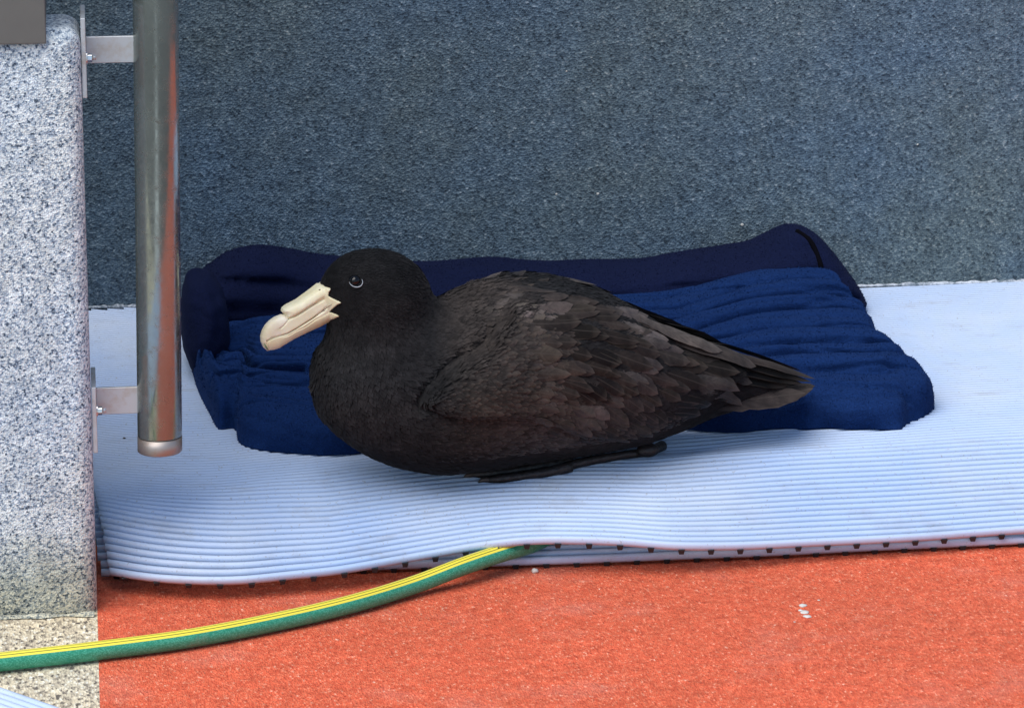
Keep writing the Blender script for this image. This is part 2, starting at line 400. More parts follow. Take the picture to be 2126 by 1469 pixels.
for (ay0, ay1, ax1, py0, py1, pxp) in ((75, 130, 280, 22, 186, 183), (803, 858, 290, 780, 915, 193)):
    zA, zB = PY(240, ay1, YT)[2], PY(240, ay0, YT)[2]
    xA, xB = XP+.0068, PY(ax1, ay0, YT)[0]
    v, f = box_vf(xA, xB+.006, YT-.003, YT+.003, zA, zB)
    o = meshobj('bracket_arm', v, f, M_bracket, tube, smooth=False); bevel(o, .0008, 1)
    # weld bead
    wp = [np.array([xB+.0005, YT-.0035+.001*math.sin(i*2), zA+(zB-zA)*i/14]) for i in range(15)]
    v, f = tube_vf(wp, [.0024+.0009*random.random() for _ in wp], 7, side=np.array([0, 1., 0]))
    meshobj('weld', v, f, M_bracket, tube)
    v, f = box_vf(XP+.0006, XP+.0068, YP+.020, YT+.05, PY(240, py1, YT)[2], PY(240, py0, YT)[2])
    o = meshobj('bracket_plate', v, f, M_bracket, tube, smooth=False); bevel(o, .001, 2)
    zb = zA+.011; yb = YT-.022
    def hexa(x0, x1, r, n=6):
        V = [(x, yb+r*math.cos(a), zb+r*math.sin(a)) for x in (x0, x1) for a in [2*math.pi*k/n+.3 for k in range(n)]]
        F = [(k, (k+1) % n, n+(k+1) % n, n+k) for k in range(n)]+[tuple(range(n))[::-1], tuple(range(n, 2*n))]
        return V, F
    v, f = hexa(XP+.0068, XP+.0082, .0085, 20); b = meshobj('bolt', v, f, M_bolt, tube, smooth=False)
    v, f = hexa(XP+.0082, XP+.0145, .0062); o = meshobj('nut', v, f, M_bolt, b, smooth=False); bevel(o, .0005, 1)
    v, f = hexa(XP+.0145, XP+.0195, .0032, 16); meshobj('thread', v, f, M_bracket, b, smooth=True)

# ------------------------------------------------------------------ ribbed mats
PITCH_R = .0128
up_edge = [(150, 1180), (222, 1192), (300, 1204), (400, 1211), (500, 1210), (600, 1200), (700, 1189), (800, 1172), (900, 1154), (1000, 1137), (1100, 1126), (1200, 1125), (1300, 1129), (1400, 1137), (1500, 1138), (1700, 1130), (1900, 1120), (2126, 1104), (2400, 1092)]
lo_edge = [(150, 1200), (215, 1196), (450, 1190), (700, 1182), (1000, 1172), (1200, 1166), (1400, 1158), (1600, 1150), (1800, 1140), (2126, 1125), (2400, 1112)]
def edge_xy(tab, zf):
    P = [PZ(x, y, zf(x)) for x, y in tab]
    return [p[0] for p in P], [p[1] for p in P]
z_up = lambda px: .026+.026*math.exp(-((px-1180)/330)**2)
ux, uy = edge_xy(up_edge, z_up); uz = [z_up(p[0]) for p in up_edge]
lx, ly = edge_xy(lo_edge, lambda px: .0085)
XW = lambda px: PZ(px, 1150, .03)[0]
NS = 240
def mat_profile(X, layer):
    """list of (Y, z, tangent angle) by arclength at position X"""
    if layer == 1:
        y0 = float(smooth_interp(ux, uy, X)); z0 = float(smooth_interp(ux, uz, X)); Ht = HM
    else:
        y0 = float(smooth_interp(lx, ly, X)); z0 = .0085; Ht = HM-.018
    k = float(np.interp(X, [XW(250), XW(700), XW(1100), XW(1500), XW(2126)], [.17, .25, .24, .215, .235]))
    n = float(np.interp(X, [XW(250), XW(700), XW(1100), XW(1500), XW(2126)], [1.9, 1.35, 1.25, 1.08, 1.08]))
    ds = .006
    s = np.arange(0, 1.75, ds)
    t = np.clip(s/k, 0, 1.25)
    S = np.where(t < 1, 1-(1-np.clip(t, 0, 1))**n, 1.0)
    if n < 1.3 or True:                     # round the crest
        ker = np.ones(9)/9; Sp = np.concatenate([2*S[0]-S[1:5][::-1], S, np.ones(4)]); S = np.convolve(Sp, ker, 'valid')
    z = z0+(Ht-z0)*S
    amp = .0028*sstep(.12, .4, s)
    wob = np.array([noise.noise(Vector((X*2.6, q*2.2, 4.0+layer))) for q in s[::8]])
    z = z+amp*np.interp(s, s[::8], wob)
    # ripples where the bird's weight pulls the mat near its tail
    xr = PZ(1440, 935, HM)
    dd = np.exp(-((X-xr[0])/.10)**2)
    z = z+dd*.004*np.sin((s-.2)*55)*np.exp(-((s-.27)/.07)**2)
    dz = np.gradient(z, ds); dz = np.clip(dz, -.85, .85)
    Y = y0+np.concatenate([[0], np.cumsum(np.sqrt(1-dz**2)[:-1]*ds)])
    return s, Y, z, np.arctan2(dz, np.sqrt(1-dz**2))
def build_mat(layer, label, x_left, mat, barmat, grp=None):
    XS = np.arange(x_left, XMR, .0125)
    prof = [mat_profile(x, layer) for x in XS]
    root = empty('ribbed_mat', (XS[len(XS)//2], prof[len(XS)//2][1][0], 0))
    tag(root, label, 'mat', grp)
    sec = [(-.44, -.42), (-.50, -.05), (-.42, .30), (-.2, .5), (.2, .5), (.42, .30), (.50, -.05), (.44, -.42)]
    Wd, Hd = PITCH_R*.775, .0112
    k = 0
    while True:
        sk = PITCH_R*(k+.5)
        V = []; ns = len(sec)
        last = False
        x0off = .003*noise.noise(Vector((k*.7, 1, layer)))
        ok = []
        for i, X in enumerate(XS):
            s, Y, z, an = prof[i]
            y = np.interp(sk, s, Y); zz = np.interp(sk, s, z); a = np.interp(sk, s, an)
            if y > YW-.005: ok.append(False)
            else: ok.append(True)
            Xo = X+(x0off if i == 0 else 0)-max(0., 1-i/40.)*(.026*(1-math.exp(-sk/.2))+.014*sk)
            for (p, q) in sec:
                V.append((Xo, y+p*Wd*math.cos(a)-q*Hd*math.sin(a), zz+p*Wd*math.sin(a)+q*Hd*math.cos(a)))
        if sum(ok) < 4: break
        F = []
        if not all(ok):
            i_a = ok.index(True); i_b = len(ok)-1-ok[::-1].index(True)
            V = V[i_a*len(sec):(i_b+1)*len(sec)]
        nX = len(V)//len(sec)
        for i in range(nX-1):
            for c in range(ns):
                d = (c+1) % ns; F.append((i*ns+c, i*ns+d, (i+1)*ns+d, (i+1)*ns+c))
        F.append(tuple(range(ns))[::-1]); F.append(tuple(range((nX-1)*ns, nX*ns)))
        meshobj('rib', V, F, mat, root)
        k += 1
        if layer == 0 and k > 40: break
    # cross bars under the ribs
    nb = 0; x = x_left+.02
    while x < XMR-.02:
        s, Y, z, an = mat_profile(x, layer)
        V = []; F = []
        idx = list(range(0, 6))+list(range(6, len(s) if layer else 90, 6))
        for j in idx:
            if Y[j] > YW-.02: break
            ca, sa = math.cos(an[j]), math.sin(an[j])
            off = -.0035-.0060
            ext = -.0006 if j == 0 else 0
            for (bx, bz) in ((-.0045, .0062), (.0045, .0062), (.0032, -.0005), (-.0032, -.0005)):
                V.append((x+bx, Y[j]+ext-(off+bz)*sa, z[j]+(off+bz)*ca))
        m_ = len(V)//4
        for i in range(m_-1):
            for c in range(4):
                d = (c+1) % 4; F.append((i*4+c, i*4+d, (i+1)*4+d, (i+1)*4+c))
        F.append((3, 2, 1, 0)); F.append(tuple(range((m_-1)*4, m_*4)))
        meshobj('crossbar', V, F, barmat, root, smooth=False)
        x += .0425
    return root
xl = PZ(229, 1195, .026)[0]
build_mat(1, 'pale blue ribbed vinyl mat the bird sits on, uppermost of the two', xl, M_vinyl, M_bar)
build_mat(0, 'pale blue ribbed vinyl mat lying underneath, its front edge on red ground', PZ(212, 1197, .0085)[0], M_vinyl, M_bar)

# third mat, only its corner shows lower left
a0, a1 = PZ(-60, 1404, .014), PZ(140, 1474, .014)
root = empty('ribbed_mat', (a0+a1)/2); root.location.z = 0
tag(root, 'corner of another pale blue ribbed mat on the beige ground at lower left', 'mat')
d = a1-a0; d /= np.linalg.norm(d); nrm = np.array([d[1], -d[0], 0]);
for k in range(26):
    sec = [(-.5, -.42), (-.52, .12), (-.34, .46), (0, .55), (.34, .46), (.52, .12), (.5, -.42)]
    V = []; F = []; pts = np.linspace(-.5, .62, 12)
    for q in pts:
        p = a0+d*q+nrm*PITCH_R*(k+.5)
        for (aa, bb) in sec: V.append(p+nrm*aa*PITCH_R*.9+np.array([0, 0, bb*.0085-.003+.0008*math.sin(q*9)]))
    for i in range(len(pts)-1):
        for c in range(7):
            e = (c+1) % 7; F.append((i*7+c, (i+1)*7+c, (i+1)*7+e, i*7+e))
    F.append(tuple(range(7))); F.append(tuple(range((len(pts)-1)*7, len(pts)*7))[::-1])
    meshobj('rib', V, F, M_vinyl, root)
for k in range(26):
    p = a0+d*(-.48+.0425*k); V = []
    for q in (0.0, PITCH_R*26):
        for (aa, bb) in ((-.004, .002), (.004, .002), (.003, -.0045), (-.003, -.0045)):
            V.append(p+nrm*q+d*aa+np.array([0, 0, bb-.0085+.002]))
    F = [(0, 4, 5, 1), (1, 5, 6, 2), (2, 6, 7, 3), (3, 7, 4, 0), (0, 1, 2, 3), (7, 6, 5, 4)]
    meshobj('crossbar', V, F, M_bar, root, smooth=False)

# ------------------------------------------------------------------ hose
RH = .0125
hp = [(-160, 1392), (0, 1373), (200, 1350), (400, 1323), (600, 1284), (740, 1250), (860, 1213), (960, 1175), (1040, 1148), (1100, 1130), (1150, 1106), (1200, 1080)]
hz = [RH+.002]*5+[RH+.003, RH+.005, .028, .033, .034, .040, .050]
pts = [PZ(x, y, z) for (x, y), z in zip(hp, hz)]
tt = np.arange(len(pts)); T = np.linspace(0, len(pts)-1, 170)
P = np.stack([smooth_interp(tt, [p[c] for p in pts], T) for c in range(3)], 1)
V = []; F = []; UV = []; n = 40; L = 0
for i, p in enumerate(P):
    t = P[min(i+1, len(P)-1)]-P[max(i-1, 0)]; t /= np.linalg.norm(t)
    if i: L += np.linalg.norm(P[i]-P[i-1])
    b = np.cross(t, [0, 0, 1]); b /= np.linalg.norm(b); u = np.cross(b, t)   # b points toward the camera side
    for k in range(n+1):
        a = 2*math.pi*k/n                       # 0 = away from camera, .25 = up, .5 = toward camera
        V.append(p-b*math.cos(a)*RH+u*math.sin(a)*RH); UV.append((L, k/n+.0))
for i in range(len(P)-1):
    for k in range(n): a = i*(n+1)+k; F.append((a, a+1, a+n+2, a+n+1))
F.append(tuple(range(n))[::-1]); 
o = meshobj('garden_hose', V, F, M_hose, uv=UV)
tag(o, 'green garden hose with yellow stripes running from the lower left under the mat', 'hose')

# ------------------------------------------------------------------ cushion bed
bed = empty('pet_bed', PZ(1150, 800, HM))
tag(bed, 'wrinkled navy blue cushion bed against the wall behind the bird', 'cushion')
def grid_faces(nu, nv, wrap=False):
    F = []
    for i in range(nu-1):
        for j in range(nv-1): a = i*nv+j; F.append((a, a+nv, a+nv+1, a+1))
    return F
# seat cushion: rows run from the loose front hem up over the top to the bolster
YB0 = YW-.012; YBF = YB0-.185
front = [(398, 770), (412, 815), (436, 862), (455, 892), (488, 893), (500, 922), (560, 938), (650, 944), (745, 943), (850, 900), (1000, 868), (1200, 862), (1400, 888), (1500, 896), (1600, 893), (1700, 890), (1800, 893), (1864, 892), (1885, 880), (1915, 868), (1938, 850)]
back = [(420, 712), (436, 694), (455, 682), (480, 668), (520, 660), (560, 656), (650, 648), (745, 640), (850, 632), (1000, 624), (1150, 620), (1290, 614), (1380, 606), (1450, 593), (1520, 576), (1570, 566), (1620, 560), (1680, 557), (1720, 560), (1745, 568), (1762, 582)]
FR = [PZ(x, y, HM+.004) for x, y in front]; BK = [PY(x, y, YBF) for x, y in back]
nu, nv = 420, 230
tt = np.arange(len(FR)); U = np.linspace(0, len(FR)-1, nu)
fr = np.stack([smooth_interp(tt, [p[c] for p in FR], U) for c in range(3)], 1)
bk = np.stack([smooth_interp(tt, [p[c] for p in BK], U) for c in range(3)], 1)
rside = [PZ(x, y, HM+zz)[0] for x, y, zz in ((1938, 850, .004), (1944, 830, .02), (1925, 785, .05), (1903, 735, .07), (1868, 700, .08), (1835, 655, .085), (1800, 620, .09), (1762, 582, .09))]
V = []
def ridge(ph, k=.75): return abs(math.sin(ph))**k
for i in range(nu):
    u = i/(nu-1)
    eu = max(0., 1-abs(2*u-1)**22)**.5
    for j in range(nv):
        vv = j/(nv-1)
        FA = .16
        a = min(vv/FA, 1.0)
        ev = math.sin(a*math.pi/2)**.75
        s = .13*(1-math.cos(a*math.pi/2)) + .87*max(0, (vv-FA)/(1-FA))
        p = fr[i]*(1-s)+bk[i]*s
        x, y = p[0], p[1]
        # bulge the right flank outwards as in the picture
        xr_ = float(np.interp(s, [0, .05, .18, .36, .5, .68, .85, 1], rside))
        x += (xr_-(fr[-1][0]*(1-s)+bk[-1][0]*s))*float(sstep(.55, 1.0, u))
        hb = bk[i][2]-HM
        hf = .062+.014*noise.noise(Vector((x*4, 1, 6)))
        n1 = noise.noise(Vector((x*2.3, y*3, 1))); n2 = noise.noise(Vector((x*3.2, y*9, 11))); n3 = noise.noise(Vector((x*3.2, y*2.0, 21)))
        right_ = float(sstep(.50, .72, u))
        ph = (s*25 - right_*(4.2*math.sin((u-.50)*5.2)) + 2.0*n1 + .9*n2)
        gate = .35+1.1*max(0, noise.noise(Vector((x*3.0, s*5, 31)))+.42)
        fold = (ridge(ph, .55)-.62)*.024*gate + (ridge(ph*2.17+1.3+2*n3)-.6)*.0045*gate
        # left third: bunched folds that run down towards the hem
        lf = float(sstep(.30, .12, u))
        ph2 = (x*26+s*9+2.2*n2+1.4*n1)
        fold = fold*(1-.6*lf)+lf*(ridge(ph2, .6)-.6)*.015*float(sstep(.62, .25, s))*float(sstep(0, .05, u))
        if u < .32: fold -= .022*math.exp(-((s-.44-.06*math.sin(u*16))/.018)**2)*float(sstep(.08, .14, u))
        cr_ = abs(noise.noise(Vector((x*2.2, y*13+x*1.2, 41))))
        fold -= .006*math.exp(-(cr_/.05)**2)*float(sstep(0, .05, u))
        fold += .010*noise.noise(Vector((x*4, y*9+x*2, 2)))+.0015*noise.noise(Vector((x*40, y*60, 3)))
        h = ((hf*(1-max(0, (vv-FA)/(1-FA)))**.9+hb*max(0, (vv-FA)/(1-FA))**1.15)*ev)*(eu if s < .8 else 1-(1-eu)*(1-s)/.2*0.9)
        h += fold*min(1, ev*1.1)*float(sstep(1.0, .93, s))*min(1, eu+.1)
        over = .85*fold*min(1, ev)*min(1, eu+.1)*float(sstep(1.0, .9, s))
        y -= max(-.02, min(.028, over))
        bulge = -.030*math.sin(min(1, vv/FA)*math.pi)*(1 if vv < FA else 0)*(.5+noise.noise(Vector((x*7, 3, 3))))
        hem = .010*noise.noise(Vector((x*22, 0, 4)))*(1-ev)
        if vv < .03: h = min(h, .002+.05*vv)
        V.append((x+.012*noise.noise(Vector((x*8, s*7, 2)))*(1-abs(2*s-1)), y+bulge+hem, HM+.004+max(h, .0)))
o = meshobj('seat_cushion', V, grid_faces(nu, nv), M_cloth, bed)
o['label'] = 'royal blue towelling cover of the seat in loose folds'
def terry(parent, V, nu, nv, count, c0, c1, ln, seed):
    r_ = np.random.default_rng(seed); G = np.array(V, float).reshape(nu, nv, 3)
    i = r_.integers(0, nu-1, count); j = r_.integers(0, nv-1, count)
    a, b, c = G[i, j], G[i+1, j], G[i, j+1]
    n_ = np.cross(b-a, c-a); ar_ = np.linalg.norm(n_, axis=1); n_ /= ar_[:, None]+1e-12
    ok = r_.random(count) < ar_/np.percentile(ar_, 92); a, b, c, n_ = a[ok], b[ok], c[ok], n_[ok]
    n_[(n_@(CAM-np.array([0, 0, 0])) < 0)] *= -1
    p = a+(b-a)*r_.random((len(a), 1))+(c-a)*r_.random((len(a), 1))
    d_ = n_*.8+r_.normal(0, .55, n_.shape); d_ /= np.linalg.norm(d_, axis=1)[:, None]
    s_ = np.cross(d_, r_.normal(0, 1, n_.shape)); s_ /= np.linalg.norm(s_, axis=1)[:, None]
    L_ = ln*r_.uniform(.5, 1.3, (len(a), 1))
    T_ = np.stack([p-s_*L_*.32, p+s_*L_*.32, p+d_*L_], 1).reshape(-1, 3)
    t_ = np.array(c0)+(np.array(c1)-np.array(c0))*r_.random((len(a), 1))
    o_ = meshobj('terry_loops', T_, np.arange(len(a)*3).reshape(-1, 3), M_loop, parent, smooth=False, tint=np.repeat(t_, 3, 0)); o_['kind'] = 'stuff'
terry(o, V, nu, nv, 120000, (.003, .016, .070), (.010, .036, .130), .0023, 5)
# the end of the bolster curling forward at the left
def soft_lump(name, cpx, ex, mat, seed):
    c0 = PZ(cpx[0], cpx[1], HM+ex[2]); V = []; na, nb2 = 60, 40
    for i in range(na+1):
        a = 2*math.pi*i/na
        for j in range(nb2+1):
            b = math.pi*j/nb2
            d_ = np.array([math.cos(a)*math.sin(b), math.sin(a)*math.sin(b), math.cos(b)]); d_ = np.sign(d_)*abs(d_)**.85
            k = 1+.10*noise.noise(Vector(d_*1.8+seed))+.035*ridge(d_[2]*9+3*noise.noise(Vector(d_*1.3+seed)))
            p = c0+d_*np.array(ex)*k; p[2] = max(p[2], HM+.005); V.append(p)
    return meshobj(name, V, grid_faces(na+1, nb2+1), mat, bed)
soft_lump('bolster_end', (424, 668), (.036, .13, .075), M_bolster, 4.)
# bolster behind: swept closed profile whose top follows the outline
tops = [(392, 650), (405, 600), (440, 556), (490, 524), (545, 514), (610, 527), (700, 545), (880, 552), (1000, 547), (1100, 552), (1200, 551), (1330, 547), (1400, 534), (1480, 519), (1560, 508), (1600, 490), (1645, 473), (1690, 484), (1725, 518), (1765, 572), (1790, 612)]
V = []; nb_ = 46; nu = 320
tt = np.arange(len(tops)); U = np.linspace(0, len(tops)-1, nu)
tpx = smooth_interp(tt, [t[0] for t in tops], U); tpy = smooth_interp(tt, [t[1] for t in tops], U)
for i in range(nu):
    R_ = .088
    u = i/(nu-1)
    yc = YB0-.10
    tp = PY(tpx[i], tpy[i], yc)
    zt_ = tp[2]; hh = max(zt_-HM, .01)/2
    zc = HM+hh
    e = min(1, (i/16.)**.5, ((nu-1-i)/16.)**.5)
    ry = .018+.085*e
    for j in range(nb_):
        a = 2*math.pi*j/(nb_-1)
        ca, sa = math.cos(a), math.sin(a)
        x = tp[0]; y = yc+ry*np.sign(ca)*abs(ca)**.8; z = zc+hh*np.sign(sa)*abs(sa)**.85
        wr = noise.noise(Vector((x*2, z*3, 1)))
        fo = .0085*(ridge((z+.05*wr-.05*x)*80+3*wr, .85)-.6)*(1 if sa < .97 else .4)*(.85+noise.noise(Vector((x*3, z*5, 7)))*.6)+.014*noise.noise(Vector((x*5, z*14, a)))+.005*noise.noise(Vector((x*14, z*50, 2)))
        V.append((x, y-1.7*fo*(1 if ca < 0 else 0), z+fo*.35*sa-(.5*fo if ca < 0 else 0)))
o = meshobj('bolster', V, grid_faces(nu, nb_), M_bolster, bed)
o['label'] = 'blue back bolster along the wall, shade put into its dark navy colour'
terry(o, V, nu, nb_, 70000, (.004, .007, .030), (.007, .012, .048), .0020, 6)  # loops carry the bolster's painted shade too
bol_bvh = BVHTree.FromPolygons([tuple(map(float, p)) for p in V], grid_faces(nu, nb_))
for (pp, rr) in (([(436, 575), (432, 600), (431, 640), (438, 672), (452, 690)], .0035), ([(1655, 480), (1680, 498), (1693, 520), (1703, 548), (1706, 562)], .0042)):
    P_ = []
    for x, y in pp:
        r_ = ray(x, y); h_ = bol_bvh.ray_cast(Vector(CAM), Vector(r_/np.linalg.norm(r_)))
        if h_[0] is not None: P_.append(np.array(h_[0])-r_*.0015)
    tt2 = np.arange(len(P_)); U2 = np.linspace(0, len(P_)-1, 30)
    q = np.stack([smooth_interp(tt2, [p[c] for p in P_], U2) for c in range(3)], 1)
    v, f = tube_vf(q, [rr]*30, 10, side=np.array([0, 1., 0])); meshobj('piping', v, f, M_pipe_trim, bed)

# ------------------------------------------------------------------ the bird
PSI = math.radians(20)-YAW
AX = np.array([math.cos(PSI), math.sin(PSI), 0]); NR = np.array([math.sin(PSI), -math.cos(PSI), 0])   # axis to tail, lateral towards camera
O = PZ(1000, 980, HM+.006)
ZUP = np.array([0, 0, 1.0])
def bp(px, py, w=0.0):
    """pixel -> (t, z) on the plane parallel to the bird's mid plane, w metres nearer the camera"""
    r = ray(px, py); o_ = O+NR*w
    k = np.dot(o_-CAM, NR)/np.dot(r, NR); p = CAM+r*k
    return np.dot(p-O, AX), p[2]
def world(t, w, z): return O+AX*t+NR*w+ZUP*(z-O[2])
SC = FPX/np.dot(world(0, 0, .2)-CAM, FWD)       # px per metre at the bird
body_tab = [(654, 790, 812), (660, 755, 845), (680, 728, 882), (710, 716, 912), (750, 706, 940), (800, 694, 963), (850, 668, 976), (900, 636, 983), (950, 605, 981), (1000, 586, 976), (1060, 577, 966), (1120, 578, 957), (1200, 590, 946), (1260, 606, 936), (1330, 644, 920), (1400, 688, 895), (1470, 713, 866), (1540, 735, 842), (1590, 756, 826), (1630, 780, 806)]
BT = []
for x, yt, yb in body_tab:
    t, zc = bp(x, (yt+yb)/2); BT.append((t, zc, (yb-yt)/2/SC))
BT = np.array(BT)
wr_x = [654, 800, 1000, 1200, 1330, 1470, 1630]; wr = [1.0, .95, .88, .92, 1.0, 1.1, 1.4]
ratio = np.interp([b[0] for b in body_tab], wr_x, wr)
h = .0036
t0, t1 = BT[0, 0]-.03, BT[-1, 0]+.03
gx = np.arange(t0, t1, h); gy = np.arange(-.20, .20, h); gz = np.arange(HM-.02, .47, h)
TT, WW, ZZ = np.meshgrid(gx, gy, gz, indexing='ij')
TT = TT.astype(np.float32); WW = WW.astype(np.float32); ZZ = ZZ.astype(np.float32)
zc = smooth_interp(BT[:, 0], BT[:, 1], gx)[:, None, None].astype(np.float32)
bb = np.maximum(smooth_interp(BT[:, 0], BT[:, 2], gx), .004)[:, None, None].astype(np.float32)
aa = (np.interp(gx, BT[:, 0], ratio)[:, None, None]*bb).astype(np.float32)
out = np.maximum(0, np.maximum(BT[0, 0]-TT, TT-BT[-1, 0]))
rr_ = np.sqrt((WW/aa)**2+((ZZ-zc)/bb)**2)
Fd = (rr_-1)*np.minimum(aa, bb)+out
def smin(a, b, k):
    hh = np.clip(.5+.5*(b-a)/k, 0, 1); return b*(1-hh)+a*hh-k*hh*(1-hh)
def ellips(px, py, rx, ry, rw, tilt=0):
    t, z = bp(px, py); c, s = math.cos(tilt), math.sin(tilt)
    dx, dz = TT-t, ZZ-z
    u = dx*c+dz*s; q = -dx*s+dz*c
    k = np.sqrt((u/(rx/SC))**2+(WW/(rw/SC))**2+(q/(ry/SC))**2)
    return (k-1)*min(rx, ry, rw)/SC
def capsule(p0, p1, r0, r1, sq):
    a, b = np.array(bp(*p0)), np.array(bp(*p1)); d = b-a; L2 = (d**2).sum()
    k = np.clip(((TT-a[0])*d[0]+(ZZ-a[1])*d[1])/L2, 0, 1)
    dist = np.sqrt((TT-a[0]-k*d[0])**2+(ZZ-a[1]-k*d[1])**2+(WW/sq)**2)
    return dist-(r0+(r1-r0)*k)/SC
neck = capsule((793, 640), (792, 760), 92, 112, .88)
head = ellips(776, 612, 100, 92, 76, .12)
face = ellips(726, 600, 56, 32, 30, .25)
face2 = ellips(738, 645, 36, 36, 34, .35)
brow = ellips(735, 572, 52, 38, 52, .3)
Hd = smin(smin(smin(head, brow, .02), face, .022), face2, .02)
Fd = smin(smin(neck, Hd, .03), Fd, .045)
# folded wing lies proud of the flank (both sides)
wing_poly = [(1005, 728), (950, 760), (915, 790), (893, 812), (878, 838), (905, 856), (980, 862), (1080, 858), (1150, 880), (1220, 905), (1300, 920), (1400, 890), (1560, 800), (1600, 765), (1500, 715), (1400, 670), (1330, 640), (1240, 610), (1130, 620), (1060, 650)]
WP = np.array([bp(x, y, .1) for x, y in wing_poly])
T2, Z2 = np.meshgrid(gx, gz, indexing='ij')
inside = np.zeros(T2.shape, bool); dist = np.full(T2.shape, 9.)
for i in range(len(WP)):
    (x0, y0), (x1, y1) = WP[i], WP[(i+1) % len(WP)]
    cnd = ((y0 > Z2) != (y1 > Z2)) & (T2 < (x1-x0)*(Z2-y0)/(y1-y0+1e-12)+x0); inside ^= cnd
    dx, dy = x1-x0, y1-y0; k = np.clip(((T2-x0)*dx+(Z2-y0)*dy)/(dx*dx+dy*dy), 0, 1)
    dist = np.minimum(dist, np.hypot(T2-x0-k*dx, Z2-y0-k*dy))
sdw = np.where(inside, dist, -dist)
thick = .016*sstep(-.001, .006, sdw)+.003*sstep(.006, .05, sdw)
gr = -.008*np.exp(-((sdw+.005)/.006)**2)*(T2 < bp(1020, 800, .1)[0])*(Z2 > bp(900, 855, .1)[1])
Fd = Fd-((thick+gr)[:, None, :]*sstep(.02, .07, np.abs(WW))).astype(np.float32)
# squash flat where it rests on the mat
Fd = np.maximum(Fd, (HM+.003)-ZZ)

def surface_nets(F, org, h):
    S = F < 0
    nx, ny, nz = F.shape
    cnt = np.zeros((nx-1, ny-1, nz-1), np.float32); acc = np.zeros((nx-1, ny-1, nz-1, 3), np.float32)
    cor = [(i, j, k) for i in (0, 1) for j in (0, 1) for k in (0, 1)]
    sl = lambda c: (slice(c[0], nx-1+c[0]), slice(c[1], ny-1+c[1]), slice(c[2], nz-1+c[2]))
    for a in cor:
        for b in cor:
            if a < b and sum(abs(p-q) for p, q in zip(a, b)) == 1:
                fa, fb = F[sl(a)], F[sl(b)]
                cr = (S[sl(a)] != S[sl(b)])
                t = np.where(cr, fa/(fa-fb+1e-12), 0)
                cnt += cr
                for ax in range(3): acc[..., ax] += np.where(cr, a[ax]+t*(b[ax]-a[ax]), 0)
    act = cnt > 0
    idx = np.full(act.shape, -1, np.int64); idx[act] = np.arange(act.sum())
    ii = np.argwhere(act)
    V = (ii+acc[act]/cnt[act][:, None])*h+np.array(org)
    Fc = []
    for ax in range(3):
        o1, o2 = (ax+1) % 3, (ax+2) % 3
        s0 = [slice(None)]*3; s1 = [slice(None)]*3
        s0[ax] = slice(0, -1); s1[ax] = slice(1, None)
        ch = S[tuple(s0)] != S[tuple(s1)]; e = np.argwhere(ch)
        ok = (e[:, o1] > 0) & (e[:, o2] > 0) & (e[:, o1] < F.shape[o1]-1) & (e[:, o2] < F.shape[o2]-1); e = e[ok]
        fl = S[tuple(s0)][tuple(e.T)]
        q = []
        for (da, db) in ((0, 0), (-1, 0), (-1, -1), (0, -1)):
            c = e.copy(); c[:, o1] += da; c[:, o2] += db; q.append(idx[tuple(c.T)])
        q = np.stack(q, 1); q[~fl] = q[~fl][:, ::-1]; Fc.append(q)
    return V, np.concatenate(Fc)
Vb, Fb = surface_nets(Fd, (gx[0], gy[0], gz[0]), h)
# light laplacian smoothing
E = np.concatenate([Fb[:, [0, 1]], Fb[:, [1, 2]], Fb[:, [2, 3]], Fb[:, [3, 0]]]); 
for _ in range(4):
    sm = np.zeros_like(Vb); ct = np.zeros(len(Vb))
    for a_, b_ in ((0, 1), (1, 0)):
        for c in range(3): sm[:, c] += np.bincount(E[:, a_], Vb[E[:, b_], c], len(Vb))
        ct += np.bincount(E[:, a_], minlength=len(Vb))
    Vb = Vb*.5+.5*sm/ct[:, None]
bird = empty('seabird', world(0, 0, HM))
tag(bird, 'dark brown seabird with a heavy cream hooked bill resting on the ribbed mat', 'bird')
def wv(V): V = np.asarray(V); return O+V[:, :1]*AX+V[:, 1:2]*NR+(V[:, 2:3]-O[2])*ZUP
# colour by place on the body: side-view pixel coordinates of a (t,w,z) point
tx_a, _ = bp(900, 800, .1); tx_b, _ = bp(1100, 800, .1)
_, tz_a = bp(1000, 700, .1); _, tz_b = bp(1000, 900, .1)
_tz, _ = bp(1000, 900, .1); _tt, _ = bp(1000, 700, .1)
def side_px(t, z):
    px = 900+(np.asarray(t)-tx_a)/(tx_b-tx_a)*200
    # moving along the axis also drifts in image height because of the yaw
    k = (bp(1100, 800, .1)[1]-bp(900, 800, .1)[1])/200
    py = 700+(np.asarray(z)-tz_a-k*(px-1000))/(tz_b-tz_a)*200
    return px, py
def body_tint(t, z):
    px, py = side_px(t, z)
    base = np.ones((len(np.atleast_1d(t)), 3))*np.array([.0128, .0128, .0140])
    headm = sstep(700, 620, py)*sstep(930, 870, px)
    base *= (1-.25*headm)[:, None]
    lore = np.exp(-(((px-705)/26)**2+((py-592)/26)**2)); base *= (1-.75*lore)[:, None]
    breast = np.exp(-(((px-760)/110)**2+((py-830)/90)**2)); base = base*(1+.25*breast)[:, None]
    fl = sstep(880, 980, px)*sstep(1330, 1180, px)*sstep(990, 900, py)*sstep(700, 830, py)
    base = base*(1-fl)[:, None]+fl[:, None]*np.array([.027, .0245, .0225])
    man = sstep(900, 980, px)*sstep(1150, 1060, px)*sstep(800, 720, py)
    base = base*(1-man)[:, None]+man[:, None]*np.array([.034, .029, .027])
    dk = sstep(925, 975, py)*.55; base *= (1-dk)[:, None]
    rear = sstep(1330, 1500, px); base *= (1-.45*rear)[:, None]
    return base
